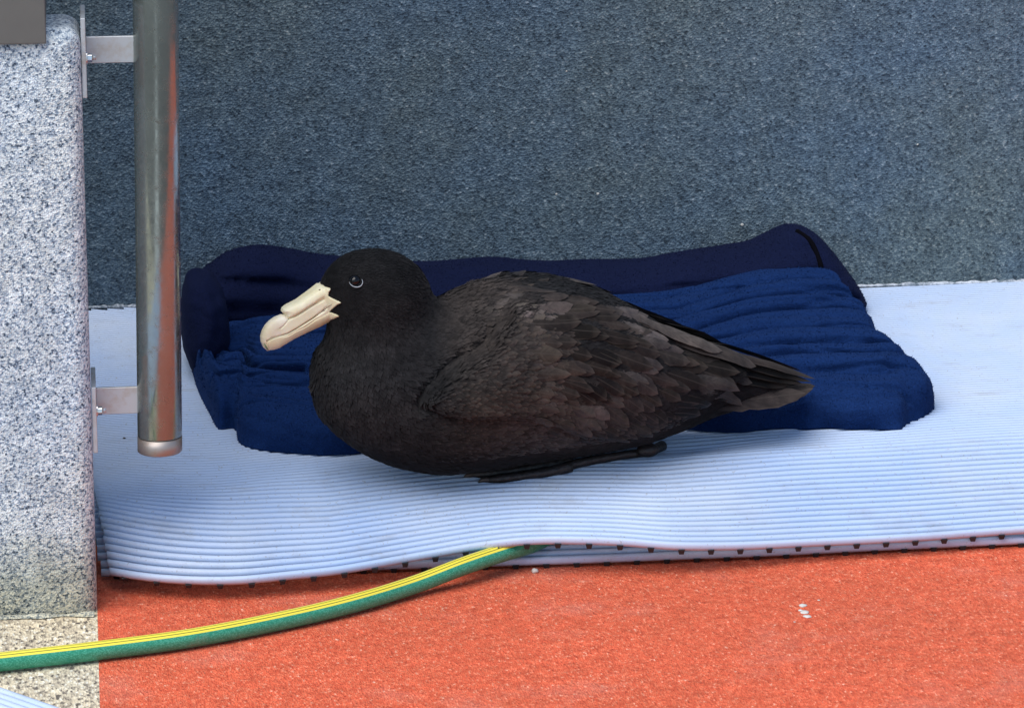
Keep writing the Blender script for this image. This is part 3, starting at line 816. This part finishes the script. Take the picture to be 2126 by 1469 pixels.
body = meshobj('body', wv(Vb), Fb, M_down, bird, tint=body_tint(Vb[:, 0], Vb[:, 2]))
tris = np.concatenate([Fb[:, [0, 1, 2]], Fb[:, [0, 2, 3]]])
bvh = BVHTree.FromPolygons([tuple(p) for p in Vb.tolist()], Fb.tolist())     # bird frame
def surf(t, z, side=1):
    """point + normal on the flank, looking along the lateral axis"""
    hit = bvh.ray_cast(Vector((t, .4*side, z)), Vector((0, -side, 0)))
    if hit[0] is None: return None
    nn = hit[1]; 
    if nn.y*side < 0: nn = -nn
    return np.array(hit[0]), np.array(nn)

# ---- short contour plumage (uncountable)
A_ = Vb[tris[:, 0]]; B_ = Vb[tris[:, 1]]; C_ = Vb[tris[:, 2]]
cr = np.cross(B_-A_, C_-A_); ar = np.linalg.norm(cr, axis=1)/2; nrm_ = cr/(2*ar[:, None]+1e-12)
NP_ = 85000
pick = rng.choice(len(tris), NP_, p=ar/ar.sum())
r1, r2 = rng.random(NP_), rng.random(NP_); fl_ = r1+r2 > 1; r1[fl_] = 1-r1[fl_]; r2[fl_] = 1-r2[fl_]
Pp = A_[pick]+(B_-A_)[pick]*r1[:, None]+(C_-A_)[pick]*r2[:, None]; Nn = nrm_[pick]
cen = np.array([0, 0, 0])
keep = Pp[:, 2] > HM+.006; Pp, Nn = Pp[keep], Nn[keep]
# make sure the normals point outwards
chk = [bvh.ray_cast(Vector(p+n_*.002), Vector(n_))[0] is None for p, n_ in zip(Pp[:60], Nn[:60])]
if sum(chk) < 20: Nn = -Nn
px_, py_ = side_px(Pp[:, 0], Pp[:, 2])
hd = sstep(720, 650, py_)*sstep(930, 880, px_)
br_ = sstep(930, 800, px_)*(1-hd)
fx = .95*hd+.35*br_+1.0*(1-hd-br_); fz = -.35*hd-1.0*br_-.22*(1-hd-br_)
fl2 = np.stack([fx, np.zeros_like(fx), fz], 1)+rng.normal(0, .16, (len(fx), 3))
fl2 -= Nn*(fl2*Nn).sum(1)[:, None]; fl2 /= np.linalg.norm(fl2, axis=1)[:, None]+1e-9
Sd = np.cross(Nn, fl2)
ln = (.0050*hd+.0105*br_+.0125*(1-hd-br_))*rng.uniform(.7, 1.3, len(fx))
wd = ln*(.20*hd+.24*(1-hd))*rng.uniform(.8, 1.2, len(fx))
lift = ln*(.10+.10*rng.random(len(fx)))
near_bill = (px_ < 708) & (py_ > 585) & (py_ < 690); ln[near_bill] *= .5
base_ = Pp+Nn*.0002; mid_ = Pp+fl2*(ln*.55)[:, None]+Nn*(lift*.9)[:, None]; tip_ = Pp+fl2*ln[:, None]+Nn*(lift*.9)[:, None]
Vs = np.stack([base_, mid_-Sd*(wd)[:, None], tip_, mid_+Sd*(wd)[:, None]], 1).reshape(-1, 3)
q = np.arange(len(fx))*4; Fs = np.stack([q, q+1, q+2, q+3], 1)
ti = body_tint(Pp[:, 0], Pp[:, 2])*rng.uniform(.72, 1.32, (len(fx), 1))
ti4 = np.repeat(ti, 4, 0); ti4[2::4] *= 1.2; ti4[0::4] *= .7
o = meshobj('plumage', wv(Vs), Fs, M_down, body, tint=ti4); o['kind'] = 'stuff'

# ---- vaned feathers
UVF = []
def feather_vf(pts, nrms, width, cup=.12, tipr=.5, segs=4, base_w=.35):
    """pts: rachis samples in bird frame, nrms matching; returns verts, faces, uv"""
    V = []; uv = []; n = len(pts); m_ = 2*segs//2+1
    cols = [-1, -.55, 0, .55, 1]
    for i in range(n):
        s = i/(n-1)
        prof = min(1, base_w+(1-base_w)*min(1, s/.35)) * (1-(max(0, (s-tipr)/(1-tipr)))**2.1)**.62 if s < 1 else .02
        t = pts[min(i+1, n-1)]-pts[max(i-1, 0)]; t = t/(np.linalg.norm(t)+1e-9)
        sd_ = np.cross(nrms[i], t); sd_ /= np.linalg.norm(sd_)+1e-9
        jl, jr = random.uniform(.86, 1.08), random.uniform(.86, 1.08)
        for c in cols:
            V.append(pts[i]+sd_*c*(jl if c < -.9 else jr if c > .9 else 1)*width*.5*prof-nrms[i]*abs(c)**1.6*width*cup*prof); uv.append((.5+.5*c*prof, s))
    F = []
    for i in range(n-1):
        for c in range(4): a = i*5+c; F.append((a, a+1, a+6, a+5))
    return V, F, uv
def laid_feather(px, py, ang, L, Wd_, lift0, lift1, side=1, n=11, w_=.1, bend=0.0):
    """feather conforming to the flank; start at side pixel, angle in degrees below horizontal, L and W in px"""
    t, z = bp(px, py, w_); pts = []; nr = []; lastp = None
    for i in range(n):
        s = i/(n-1)
        a = math.radians(ang+bend*s)
        if i:
            t += math.cos(a)*L/SC/(n-1)/.95; z -= math.sin(a)*L/SC/(n-1)
        # the image drops along the axis because of the yaw; compensate
        r = surf(t, z, side)
        if r is None:
            if len(pts) < 2: return None
            d = pts[-1]-pts[-2]; p = pts[-1]+d; nn = nr[-1]
        else:
            p, nn = r
            p = p+nn*(lift0+(lift1-lift0)*s)/1.0
            if len(pts) and np.linalg.norm(p-pts[-1]) > 2.2*L/SC/(n-1): 
                d = pts[-1]-pts[-2] if len(pts) > 1 else (p-pts[-1]); p = pts[-1]+d; nn = nr[-1]
        pts.append(p); nr.append(nn)
    # smooth normals
    nr = [np.mean(nr[max(0, i-1):i+2], 0) for i in range(n)]; nr = [q_/np.linalg.norm(q_) for q_ in nr]
    for _ in range(2): pts = [pts[0]]+[(pts[i-1]+2*pts[i]+pts[i+1])/4 for i in range(1, n-1)]+[pts[-1]]
    return feather_vf(pts, nr, Wd_/SC)
KX = .0
top_line = lambda x: np.interp(x, [900, 1000, 1120, 1260, 1400, 1540, 1690], [640, 583, 572, 600, 685, 722, 785])
bot_line = lambda x: np.interp(x, [900, 1000, 1200, 1330, 1470, 1600, 1690], [985, 984, 955, 925, 868, 835, 815])
def flow(px, py):
    tl, bl = top_line(px), bot_line(px); v_ = np.clip((py-tl)/(bl-tl+1), 0, 1)
    a0_ = math.degrees(math.atan2(top_line(px+60)-top_line(px-30), 90))
    a1_ = math.degrees(math.atan2(bot_line(px+60)-bot_line(px-30), 90))
    a = a0_*(1-v_)+a1_*v_
    a += 22*sstep(.15, .5, v_)*sstep(1.0, .75, v_)*sstep(1000, 1200, px)     # coverts droop
    return float(a)+6     # yaw compensation
def pt_tint(px, py):
    """plumage colour zones seen on the folded wing"""
    c = np.array([.041, .0345, .0300])
    def blob(cx, cy, rx, ry, tilt=0):
        dx, dy = px-cx, py-cy; c_, s_ = math.cos(math.radians(tilt)), math.sin(math.radians(tilt))
        u, v_ = dx*c_+dy*s_, -dx*s_+dy*c_
        return math.exp(-((u/rx)**2+(v_/ry)**2)**1.5)
    dark = max(blob(1235, 695, 125, 50, 12), blob(1230, 765, 90, 40, -15), blob(1200, 600, 95, 24, 14), blob(1430, 825, 140, 70, -15), blob(1580, 770, 110, 45, 20), blob(1300, 880, 90, 30, -15)*.6)
    light = 1.25*max(blob(1100, 650, 80, 16, -5)*.6, blob(1370, 690, 90, 14, 22), blob(1310, 740, 60, 18, -25)*.8, blob(1230, 810, 50, 14, -20)*.4, blob(1500, 790, 40, 20, 30)*.7, blob(1300, 640, 50, 12, 20)*.6)
    rear = float(sstep(1330, 1480, px)*sstep(690, 750, py)); c = c*(1-.7*rear)
    c = c*(1-.86*dark)+np.array([.070, .064, .062])*light*(1-dark*.7)
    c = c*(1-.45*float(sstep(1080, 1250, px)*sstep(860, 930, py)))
    c = c*(1-float(sstep(740, 860, py))*np.array([.22, .06, .0]))  # red lowered towards the bottom to cancel bounce light from the red ground
    return c
def add_feather(vfu, parent, px, py, side, name='feather', var=.2, dim=1.0):
    if vfu is None: return None
    v, f, uv = vfu
    c = dim*pt_tint(px, py)*random.uniform(1-var, 1+var)*np.array([1, random.uniform(.96, 1.03), random.uniform(.95, 1.08)])
    return meshobj(name, wv(v), f, M_feather, parent, tint=np.tile(c, (len(v), 1)), uv=uv)
wings = []
for side in (1, -1):
    # joined small coverts = the wing mesh itself; large feathers are its children
    VV = []; FF = []; TC = []; UU = []
    rows = []
    y = 560
    rowsy = np.arange(575, 985, 9)
    cand = []
    for yy in rowsy:
        for xx in np.arange(905, 1380, 12):
            x_, y_ = xx+random.uniform(-6, 6), yy+random.uniform(-4, 4)
            if not (top_line(x_)+(4 if x_ > 1020 else 26) < y_ < bot_line(x_)-(14 if y_ < 900 else 22)): continue
            if x_ < 1010 and y_ < 733+(1005-x_)*.86: continue
            if x_ < 950 and y_ > 850 and random.random() < (950-x_)/60: continue
            if x_ > 1150 and y_ < 865: continue
            cand.append((x_, y_))
    cand.sort(key=lambda c: -c[0])
    for x_, y_ in cand:
        small = 14+26*float(sstep(900, 1150, x_))+10*float(sstep(1150, 1350, x_))
        if y_ > 930: small *= .8
        r = laid_feather(x_, y_, flow(x_, y_)+random.uniform(-9, 9), small*1.15, small*.62, .0006, .0030+.0012*random.random(), side, 6)
        if r is None: continue
        v, f, uv = r
        o0 = len(VV); VV += list(v); FF += [tuple(a+o0 for a in q_) for q_ in f]; UU += uv
        c = pt_tint(x_, y_)*random.uniform(.72, 1.28)*np.array([1, random.uniform(.96, 1.03), random.uniform(.94, 1.08)])
        if x_ < 1080: 
            k = float(sstep(1080, 960, x_)); c = c*(1-k)+k*body_tint(*[np.array([q_]) for q_ in bp(x_, y_, .1)])[0]*random.uniform(.85, 1.2)
        TC += [c]*len(v)
    wing = meshobj('wing', wv(np.array(VV)), FF, M_feather, bird, tint=np.array(TC), uv=np.array(UU))
    wings.append(wing)
    # scapulars / greater coverts: rows of medium feathers
    rowdef = [  # (x0,y0) -> (x1,y1), count, length, width, angle offset, lift
        ((1060, 588), (1320, 640), 10, 88, 30, 2, .004),
        ((1050, 612), (1310, 655), 10, 84, 30, 2, .005),
        ((1070, 640), (1310, 678), 9, 92, 32, 2, .005),
        ((1090, 668), (1300, 705), 9, 96, 34, 4, .006),
        ((1090, 698), (1290, 730), 8, 90, 34, 5, .005),
        ((1080, 728), (1280, 758), 8, 86, 34, 6, .005),
        ((1080, 760), (1270, 782), 8, 78, 32, 8, .005),
        ((1070, 792), (1300, 795), 9, 66, 28, 12, .004),
        ((1070, 822), (1310, 818), 10, 62, 26, 14, .004),
        ((1090, 850), (1340, 838), 10, 60, 26, 14, .004),
        ((1130, 876), (1360, 858), 10, 56, 24, 12, .004),
        ((1150, 902), (1380, 876), 9, 52, 22, 8, .004),
        ((1170, 926), (1400, 892), 8, 46, 20, 0, .004),
        ((1310, 690), (1380, 760), 6, 120, 34, 4, .006),
        ((1310, 760), (1400, 850), 8, 100, 30, -2, .005),
        ((1400, 720), (1450, 820), 7, 125, 30, 2, .006),
    ]
    lst = []
    for (p0, p1, n_, L_, W_, ao, lf) in rowdef:
        for i in range(n_):
            s = i/(n_-1); lst.append((p0[0]+(p1[0]-p0[0])*s+random.uniform(-13, 13), p0[1]+(p1[1]-p0[1])*s+random.uniform(-8, 8), L_*random.uniform(.72, 1.28), W_*random.uniform(.8, 1.25), ao+random.uniform(-5, 5), lf))
    lst.sort(key=lambda q_: -q_[0])
    for x_, y_, L_, W_, ao, lf in lst:
        add_feather(laid_feather(x_, y_, flow(x_, y_)*.8+ao, L_, W_, .0015, lf+random.uniform(0, .0035), side, 12, bend=random.uniform(-6, 6)), wing, x_+L_*.5, y_, side)
    # long tertials and primaries by path (pixel paths on a plane w metres from the mid plane)
    def path_feather(pp, w0, w1, width, tintpx, cup=.1, n=14, tilt=.0, base_w=.5, tipr=.62):
        tt_ = np.arange(len(pp)); U_ = np.linspace(0, len(pp)-1, n)
        q_ = []
        for k_, u_ in enumerate(U_):
            x_ = float(smooth_interp(tt_, [p[0] for p in pp], [u_])[0]); y_ = float(smooth_interp(tt_, [p[1] for p in pp], [u_])[0])
            w_ = w0+(w1-w0)*k_/(n-1); t, z = bp(x_, y_, w_); q_.append(np.array([t, w_*side, z]))
        nn = np.array([0.05, .86*side, .5+tilt]); nn /= np.linalg.norm(nn)
        return add_feather(feather_vf(q_, [nn]*n, width/SC, cup, tipr, base_w=base_w), wing, tintpx[0], tintpx[1], side, var=.12, dim=.62)
    prim = [([(1400, 700), (1500, 728), (1600, 755), (1692, 786)], .055, .022, 26, (1650, 690), 1.2),
            ([(1390, 712), (1490, 740), (1590, 765), (1684, 792)], .060, .026, 28, (1560, 770), .9),
            ([(1380, 725), (1480, 752), (1580, 775), (1665, 795)], .065, .030, 30, (1560, 770), .6),
            ([(1370, 740), (1470, 766), (1560, 785), (1640, 800)], .070, .033, 34, (1560, 770), .4),
            ([(1350, 690), (1440, 712), (1520, 735), (1570, 760)], .075, .050, 40, (1360, 700), .7),
            ([(1370, 720), (1460, 745), (1520, 770), (1562, 795)], .080, .052, 42, (1480, 780), .4),
            ([(1360, 750), (1430, 780), (1480, 805), (1520, 825)], .085, .056, 44, (1420, 820), .2),
            ([(1330, 660), (1400, 690), (1460, 712), (1500, 728)], .080, .062, 36, (1370, 690), .8)]
    for pp, w0, w1, wd_, tp_, tl in prim: path_feather(pp, w0, w1, wd_, tp_, tilt=tl)
# tail: part with its own feathers
tailroot = None
for i, (w_, pp, wd_) in enumerate([(-.05, [(1480, 800), (1580, 806), (1684, 796)], 40), (-.03, [(1480, 800), (1580, 808), (1688, 798)], 42), (-.01, [(1480, 804), (1580, 812), (1690, 800)], 44),
                                   (.012, [(1480, 812), (1580, 818), (1692, 800)], 44), (.03, [(1470, 826), (1570, 826), (1688, 806)], 46), (.046, [(1470, 838), (1560, 828), (1672, 815)], 50)]):
    n_ = 12; tt_ = np.arange(3); q_ = []
    for k_, u_ in enumerate(np.linspace(0, 2, n_)):
        x_ = float(smooth_interp(tt_, [p[0] for p in pp], [u_])[0]); y_ = float(smooth_interp(tt_, [p[1] for p in pp], [u_])[0])
        t, z = bp(x_, y_, w_); q_.append(np.array([t, w_, z]))
    nn = np.array([0, .45+6*w_, 1.0-5*abs(w_)]); nn /= np.linalg.norm(nn)
    v, f, uv = feather_vf(q_, [nn]*n_, wd_/SC, .08, .7, base_w=.6)
    c = np.array([.026, .0225, .022]) if i >= 4 else np.array([.012, .011, .012])
    if tailroot is None:
        tailroot = meshobj('tail', wv(np.array(v)), f, M_feather, bird, tint=np.tile(c, (len(v), 1)), uv=uv)
    else:
        meshobj('feather', wv(np.array(v)), f, M_feather, tailroot, tint=np.tile(c, (len(v), 1)), uv=uv)

# ---- bill
bill = empty('bill', world(*[bp(640, 660)[0], 0, bp(640, 660)[1]])); bill.parent = bird; bill.matrix_parent_inverse = parent_inv(bird)
zp = lambda L: np.array([(530+x/7.344, 560+y/7.344) for x, y in L])
edge_free = zp([(1150, 235), (1060, 222), (980, 220), (860, 310), (650, 460), (480, 540), (415, 590), (402, 640), (435, 672), (380, 690), (300, 720), (220, 775), (150, 850), (105, 930), (80, 1020), (85, 1100), (120, 1180), (180, 1235), (225, 1225), (290, 1215), (370, 1190), (440, 1145), (500, 1110), (600, 1050), (700, 1000), (850, 930), (1000, 862), (1150, 780), (1250, 722)])
edge_base = zp([(1268, 695), (1250, 668), (1200, 645), (1105, 625), (1160, 560), (1225, 500), (1290, 468), (1215, 432), (1140, 405), (1090, 375), (1095, 330), (1150, 240)])
g1 = zp([(1090, 378), (1000, 440), (850, 530), (700, 630), (600, 690), (500, 735), (480, 725), (435, 672)])
g2 = zp([(500, 735), (470, 780), (410, 850), (362, 885)])
g3 = zp([(1215, 430), (1150, 480), (1000, 620), (850, 730), (600, 890), (480, 960), (380, 990), (250, 1030), (170, 1075)])
g4 = zp([(1105, 625), (1000, 690), (900, 740), (750, 850), (600, 920), (500, 985), (400, 1010)])
g5 = zp([(170, 1075), (165, 1120), (190, 1180), (222, 1225)])
def inpoly(P, X, Y):
    r_ = np.zeros(X.shape, bool)
    for i in range(len(P)):
        (x0, y0), (x1, y1) = P[i], P[(i+1) % len(P)]
        r_ ^= ((y0 > Y) != (y1 > Y)) & (X < (x1-x0)*(Y-y0)/(y1-y0+1e-12)+x0)
    return r_
def dline(P, X, Y):
    d_ = np.full(X.shape, 1e9)
    for i in range(len(P)-1):
        (x0, y0), (x1, y1) = P[i], P[i+1]; dx, dy = x1-x0, y1-y0
        k = np.clip(((X-x0)*dx+(Y-y0)*dy)/(dx*dx+dy*dy), 0, 1); d_ = np.minimum(d_, np.hypot(X-x0-k*dx, Y-y0-k*dy))
    return d_
stp = .7
XX, YY = np.meshgrid(np.arange(538, 714, stp), np.arange(586, 731, stp), indexing='ij')
whole = np.vstack([edge_free, edge_base])
inn = inpoly(whole, XX, YY)
df = dline(edge_free, XX, YY)
Rr = 20.0; Wm = 15+7*sstep(560, 640, XX)+6*sstep(640, 700, XX)
Wd2 = Wm*np.sqrt(1-(1-np.clip(df/Rr, 0, 1))**2)
tubeP = np.vstack([edge_free[:9], g1[::-1], edge_base[-3:]])
inT = inpoly(tubeP, XX, YY)
dg1 = dline(g1, XX, YY)
for G_, dep, wd_ in ((g1, 5.0, 2.2), (g2, 2.2, 1.4), (g3, 4.2, 1.7), (g4, 1.8, 1.3), (g5, 2.0, 1.2)):
    Wd2 = Wd2-dep*np.exp(-(dline(G_, XX, YY)/wd_)**2)
Wd2 = Wd2+np.where(inT, 2.5*np.clip(df/6, 0, 1)**.5*np.sqrt(np.clip(1-(1-np.clip(dg1/9, 0, 1))**2, 0, 1)), 0)
Wd2 = np.clip(Wd2, .25, None)/SC*1.0
TZ = np.array([bp(x_, 650)[0] for x_ in XX[:, 0]])
kx = (bp(700, 650)[1]-bp(550, 650)[1])/150; ky = (bp(650, 720)[1]-bp(650, 600)[1])/120; kt = (bp(650, 720)[0]-bp(650, 600)[0])/120
z00 = bp(650, 650)[1]
TG = TZ[:, None]+kt*(YY-650); ZG = z00+kx*(XX-650)+ky*(YY-650)
for i in range(XX.shape[0]):
    if XX[i, 0] < 655: continue
    for j in range(0, XX.shape[1]):
        if inn[i, j]:
            r_ = surf(TG[i, j], ZG[i, j], 1)
            if r_ is not None:
                Wd2[i, j] = max(Wd2[i, j], (r_[0][1]+.0008)*min(1, (df[i, j]/7)**.5)*float(sstep(655, 668, XX[i, 0])))
for _ in range(14):      # blend the horn into the face
    Wp = np.pad(Wd2, 1, mode='edge'); av = (Wp[2:, 1:-1]+Wp[:-2, 1:-1]+Wp[1:-1, 2:]+Wp[1:-1, :-2])/4
    m_ = sstep(650, 662, XX)*sstep(1, 4, df)*.6; Wd2 = Wd2*(1-m_)+av*m_
# parallax: a point w nearer the camera shows lower/higher; shift so the near side matches the picture
c0_ = np.array(bp(640, 660, 0)); c1_ = np.array(bp(640, 660, .01)); sh = (c1_-c0_)/.01*.6
hookP = np.vstack([edge_free[8:18], g5[::-1], g3[6:][::-1], g2[::-1]])
latP = np.vstack([g1[:6], g2, g3[:7][::-1], edge_base[-5:-2]])
tomP = np.vstack([g3, zp([(300, 1030)]), g4[::-1], edge_base[3:8]])
inH, inL, inM = inpoly(hookP, XX, YY), inpoly(latP, XX, YY), inpoly(tomP, XX, YY)
cls = np.where(inT, 0, np.where(inH, 1, np.where(inL, 2, np.where(inM, 3, 4))))
nI, nJ = XX.shape
okc = inn[:-1, :-1] & inn[1:, :-1] & inn[:-1, 1:] & inn[1:, 1:]
cc = cls[:-1, :-1]
for k_, (nm, mt) in enumerate((('nostril_tube', M_horn), ('hook', M_horn_tip), ('upper_mandible', M_horn), ('cutting_edge', M_horn), ('lower_mandible', M_horn_low))):
    cells = np.argwhere(okc & (cc == k_))
    VV = []; FF = []
    for sgn in (1, -1):
        ids = {}
        def vid(i, j):
            if (i, j) not in ids:
                w_ = Wd2[i, j]
                ids[(i, j)] = len(VV); VV.append((TG[i, j]+sh[0]*w_, sgn*w_, ZG[i, j]+sh[1]*w_))
            return ids[(i, j)]
        for i, j in cells:
            q_ = (vid(i, j), vid(i+1, j), vid(i+1, j+1), vid(i, j+1)); FF.append(q_ if sgn < 0 else q_[::-1])
    half = len(VV)//2; cnt_ = {}
    for q_ in FF[:len(FF)//2]:
        for a_, b_ in zip(q_, q_[1:]+q_[:1]): cnt_[(a_, b_)] = 1
    for (a_, b_) in list(cnt_):
        if (b_, a_) not in cnt_: FF.append((b_, a_, a_+half, b_+half))
    meshobj(nm, wv(np.array(VV)), FF, mt, bill)
# nostril slit and dark base of the gape
def px_line(name, L_, rad, mat, lift=.0004):
    P_ = []
    for x_, y_ in zp(L_):
        i = int(round((x_-538)/stp)); j = int(round((y_-586)/stp)); w_ = Wd2[i, j]+lift
        P_.append(world(TG[i, j]+sh[0]*w_, w_, ZG[i, j]+sh[1]*w_))
    v, f = tube_vf(np.array(P_), rad, 8, side=NR); return meshobj(name, v, f, mat, bill)
px_line('gape_line', [(1140, 492), (1000, 620), (850, 730), (720, 815), (600, 890), (480, 958), (380, 990)], [.0002, .0006, .0007, .0007, .0006, .0005, .0002], M_gape, -.0002)
px_line('bill_groove', [(1000, 440), (850, 530), (700, 630), (600, 690), (505, 732)], [.0002, .0004, .0005, .0005, .0004], M_groove, -.0003)
px_line('nostril_spot', [(955, 292), (975, 288)], [.0009, .0005], M_gape)
px_line('stained_tip', [(130, 1110), (150, 1150), (172, 1190), (190, 1212)], [.0008, .0014, .0014, .0008], M_stain, -.0004)

# ---- eye
t, z = bp(738, 583, .05); 
hit = surf(t, z, 1)
# solve for the pixel position with the true lateral offset
for _ in range(3): t, z = bp(738, 583, hit[0][1]); hit = surf(t, z, 1)
def ball(c, r, mat, name, parent, sc=(1, 1, 1), nn=24):
    V = []; F = []
    for i in range(nn//2+1):
        th = math.pi*i/(nn//2)
        for k in range(nn):
            a = 2*math.pi*k/nn; V.append(c+AX*math.cos(a)*math.sin(th)*r*sc[0]+NR*math.cos(th)*r*sc[1]+ZUP*math.sin(a)*math.sin(th)*r*sc[2])
    for i in range(nn//2):
        for k in range(nn): F.append((i*nn+k, i*nn+(k+1) % nn, (i+1)*nn+(k+1) % nn, (i+1)*nn+k))
    return meshobj(name, V, F, mat, parent)
for side in (1, -1):
    ec = world(t, side*(hit[0][1]-.0036), z)
    e = ball(ec, .0088, M_eye, 'eye', bird, (1.0, 1.0, .88))
    ring = []
    for k in range(30):
        a = math.radians(185+k*195/29)
        hs_ = surf(t+.0084*math.cos(a), z+.0076*math.sin(a), 1)
        ring.append(world(t+.0084*math.cos(a), side*(hs_[0][1]+.0022), z+.0076*math.sin(a)))
    v, f = tube_vf(ring, [.00050*math.sin(math.pi*(k+1)/31)+.00025 for k in range(30)], 6, side=NR); meshobj('eye_rim', v, f, M_ring, e)

# ---- feet
def mat_z(X, Y):
    s, Yp_, z_, _ = mat_profile(X, 1); return float(np.interp(Y, Yp_, z_))+.0055
def groundpts(pp, r):
    out_ = []
    for (x, y), rr in zip(pp, r):
        p = PZ(x, y, HM+.004+rr)
        for _ in range(3): p = PZ(x, y, mat_z(p[0], p[1])+rr)
        out_.append(p)
    return out_
def smooth_tube(name, P_, r, mat, parent, m_=16, n=14, sq=1.0):
    tt_ = np.arange(len(P_)); U_ = np.linspace(0, len(P_)-1, m_)
    q_ = np.stack([smooth_interp(tt_, [p[c] for p in P_], U_) for c in range(3)], 1)
    r_ = np.maximum(smooth_interp(tt_, r, U_), .0004)
    v, f = tube_vf(q_, r_, n, sq, side=ZUP); return meshobj(name, v, f, mat, parent)
rt = [.008, .0065, .0062, .0066, .007]
leg = smooth_tube('leg', groundpts([(1375, 925), (1342, 938), (1290, 945), (1230, 955), (1180, 966)], rt), rt, M_foot, bird, 24)
ball(groundpts([(1345, 934)], [.011])[0], .0135, M_foot, 'heel', leg, (1.3, .9, .75))
t1_ = [(1185, 968), (1140, 979), (1090, 987), (1045, 993), (1012, 996)]; r1_ = [.0085, .0070, .0062, .0060, .0046]
G1 = groundpts(t1_, r1_); toe = smooth_tube('toe', G1, r1_, M_foot, leg)
for x_, y_ in ((1138, 978), (1086, 986), (1042, 992)): ball(groundpts([(x_, y_)], [.006])[0], .0076, M_foot, 'knuckle', toe, (1.1, .9, .85), 12)
t2_ = [(1185, 958), (1130, 966), (1070, 976), (1010, 983), (980, 985)]; G2 = groundpts(t2_, r1_); smooth_tube('toe', G2, r1_, M_foot, leg)
t3_ = [(1190, 950), (1130, 955), (1080, 962), (1040, 968)]; G3 = groundpts(t3_, r1_[:4]); smooth_tube('toe', G3, r1_[:4], M_foot, leg)
V = []
for i in range(5): V += [G1[i]+ZUP*-.001, G2[i]+ZUP*-.001]
meshobj('web', V, [(2*i, 2*i+1, 2*i+3, 2*i+2) for i in range(4)], M_foot, leg)
for px0, px1, px2 in (((1016, 996), (1002, 996), (988, 1004)), ((982, 985), (971, 986), (961, 992))):
    cp = [groundpts([px0], [.0045])[0], groundpts([px1], [.007])[0], groundpts([px2], [.0006])[0]]
    smooth_tube('claw', cp, [.0044, .0036, .0004], M_claw, leg, 10, 10)
# the far leg, tucked under
G = [world(.16, -.07, HM+.012), world(.08, -.075, HM+.011), world(0, -.07, HM+.010), world(-.08, -.065, HM+.008)]
leg2 = smooth_tube('leg', G, [.010, .008, .008, .006], M_foot, bird)

# ------------------------------------------------------------------ small things
def lump(name, c, r, mat, seed, flat=.6, label=None, cat=None, group=None):
    V = []; F = []; n = 10
    for i in range(7):
        th = math.pi*i/6
        for k in range(n):
            a = 2*math.pi*k/n; d_ = np.array([math.cos(a)*math.sin(th), math.sin(a)*math.sin(th), math.cos(th)*flat])
            V.append(c+d_*r*(1+.45*noise.noise(Vector(d_*2.2+seed))))
    for i in range(6):
        for k in range(n): F.append((i*n+k, (i+1)*n+k, (i+1)*n+(k+1) % n, i*n+(k+1) % n))
    o = meshobj(name, V, F, mat); tag(o, label, cat, group); return o
lump('pebble', PZ(1110, 1184, .003), .0045, M_white, 3.3, .8, 'small round pale pebble on the red ground at the front edge of the mats', 'pebble')
dr = empty('bird_dropping', PZ(1668, 1268, 0)); tag(dr, 'small chalky white dropping splashed on the open red ground', 'dropping')
for i, (x, y, r) in enumerate(((1667, 1256, .006), (1671, 1270, .0065), (1676, 1279, .0055), (1662, 1266, .0035), (1700, 1245, .002), (1650, 1290, .0018))):
    o = lump('splash', PZ(x, y, .0008), r, M_white, i*7.1, .25); o.parent = dr; o.matrix_parent_inverse = parent_inv(dr)
for x, y, r, lb in ((1232, 1037, .0028, 'dark crumb on the mat just below the bird, largest of the three there'), (1191, 1017, .0020, 'dark crumb on the mat closest below the bird behind its toes'), (1880, 938, .0030, 'dark crumb on the mat in front of the right end of the cushion'),
                    (2030, 955, .0032, 'dark crumb on the mat closest to the right edge of the picture'), (1003, 1044, .0015, 'tiny dark crumb on the mat below the claws of the bird'), (258, 909, .0022, 'dark crumb on the mat between the pillar and the foot of the steel tube'),
                    (1263, 1107, .0015, 'tiny dark crumb near the lifted front edge of the upper mat'), (1204, 1050, .0015, 'tiny dark crumb on the mat, lowest of the three below the bird')):
    p = groundpts([(x, y)], [.001])[0]
    lump('crumb', p, r, M_debris, x*.1, .5, lb, 'crumb', 'dark crumbs on the mat')
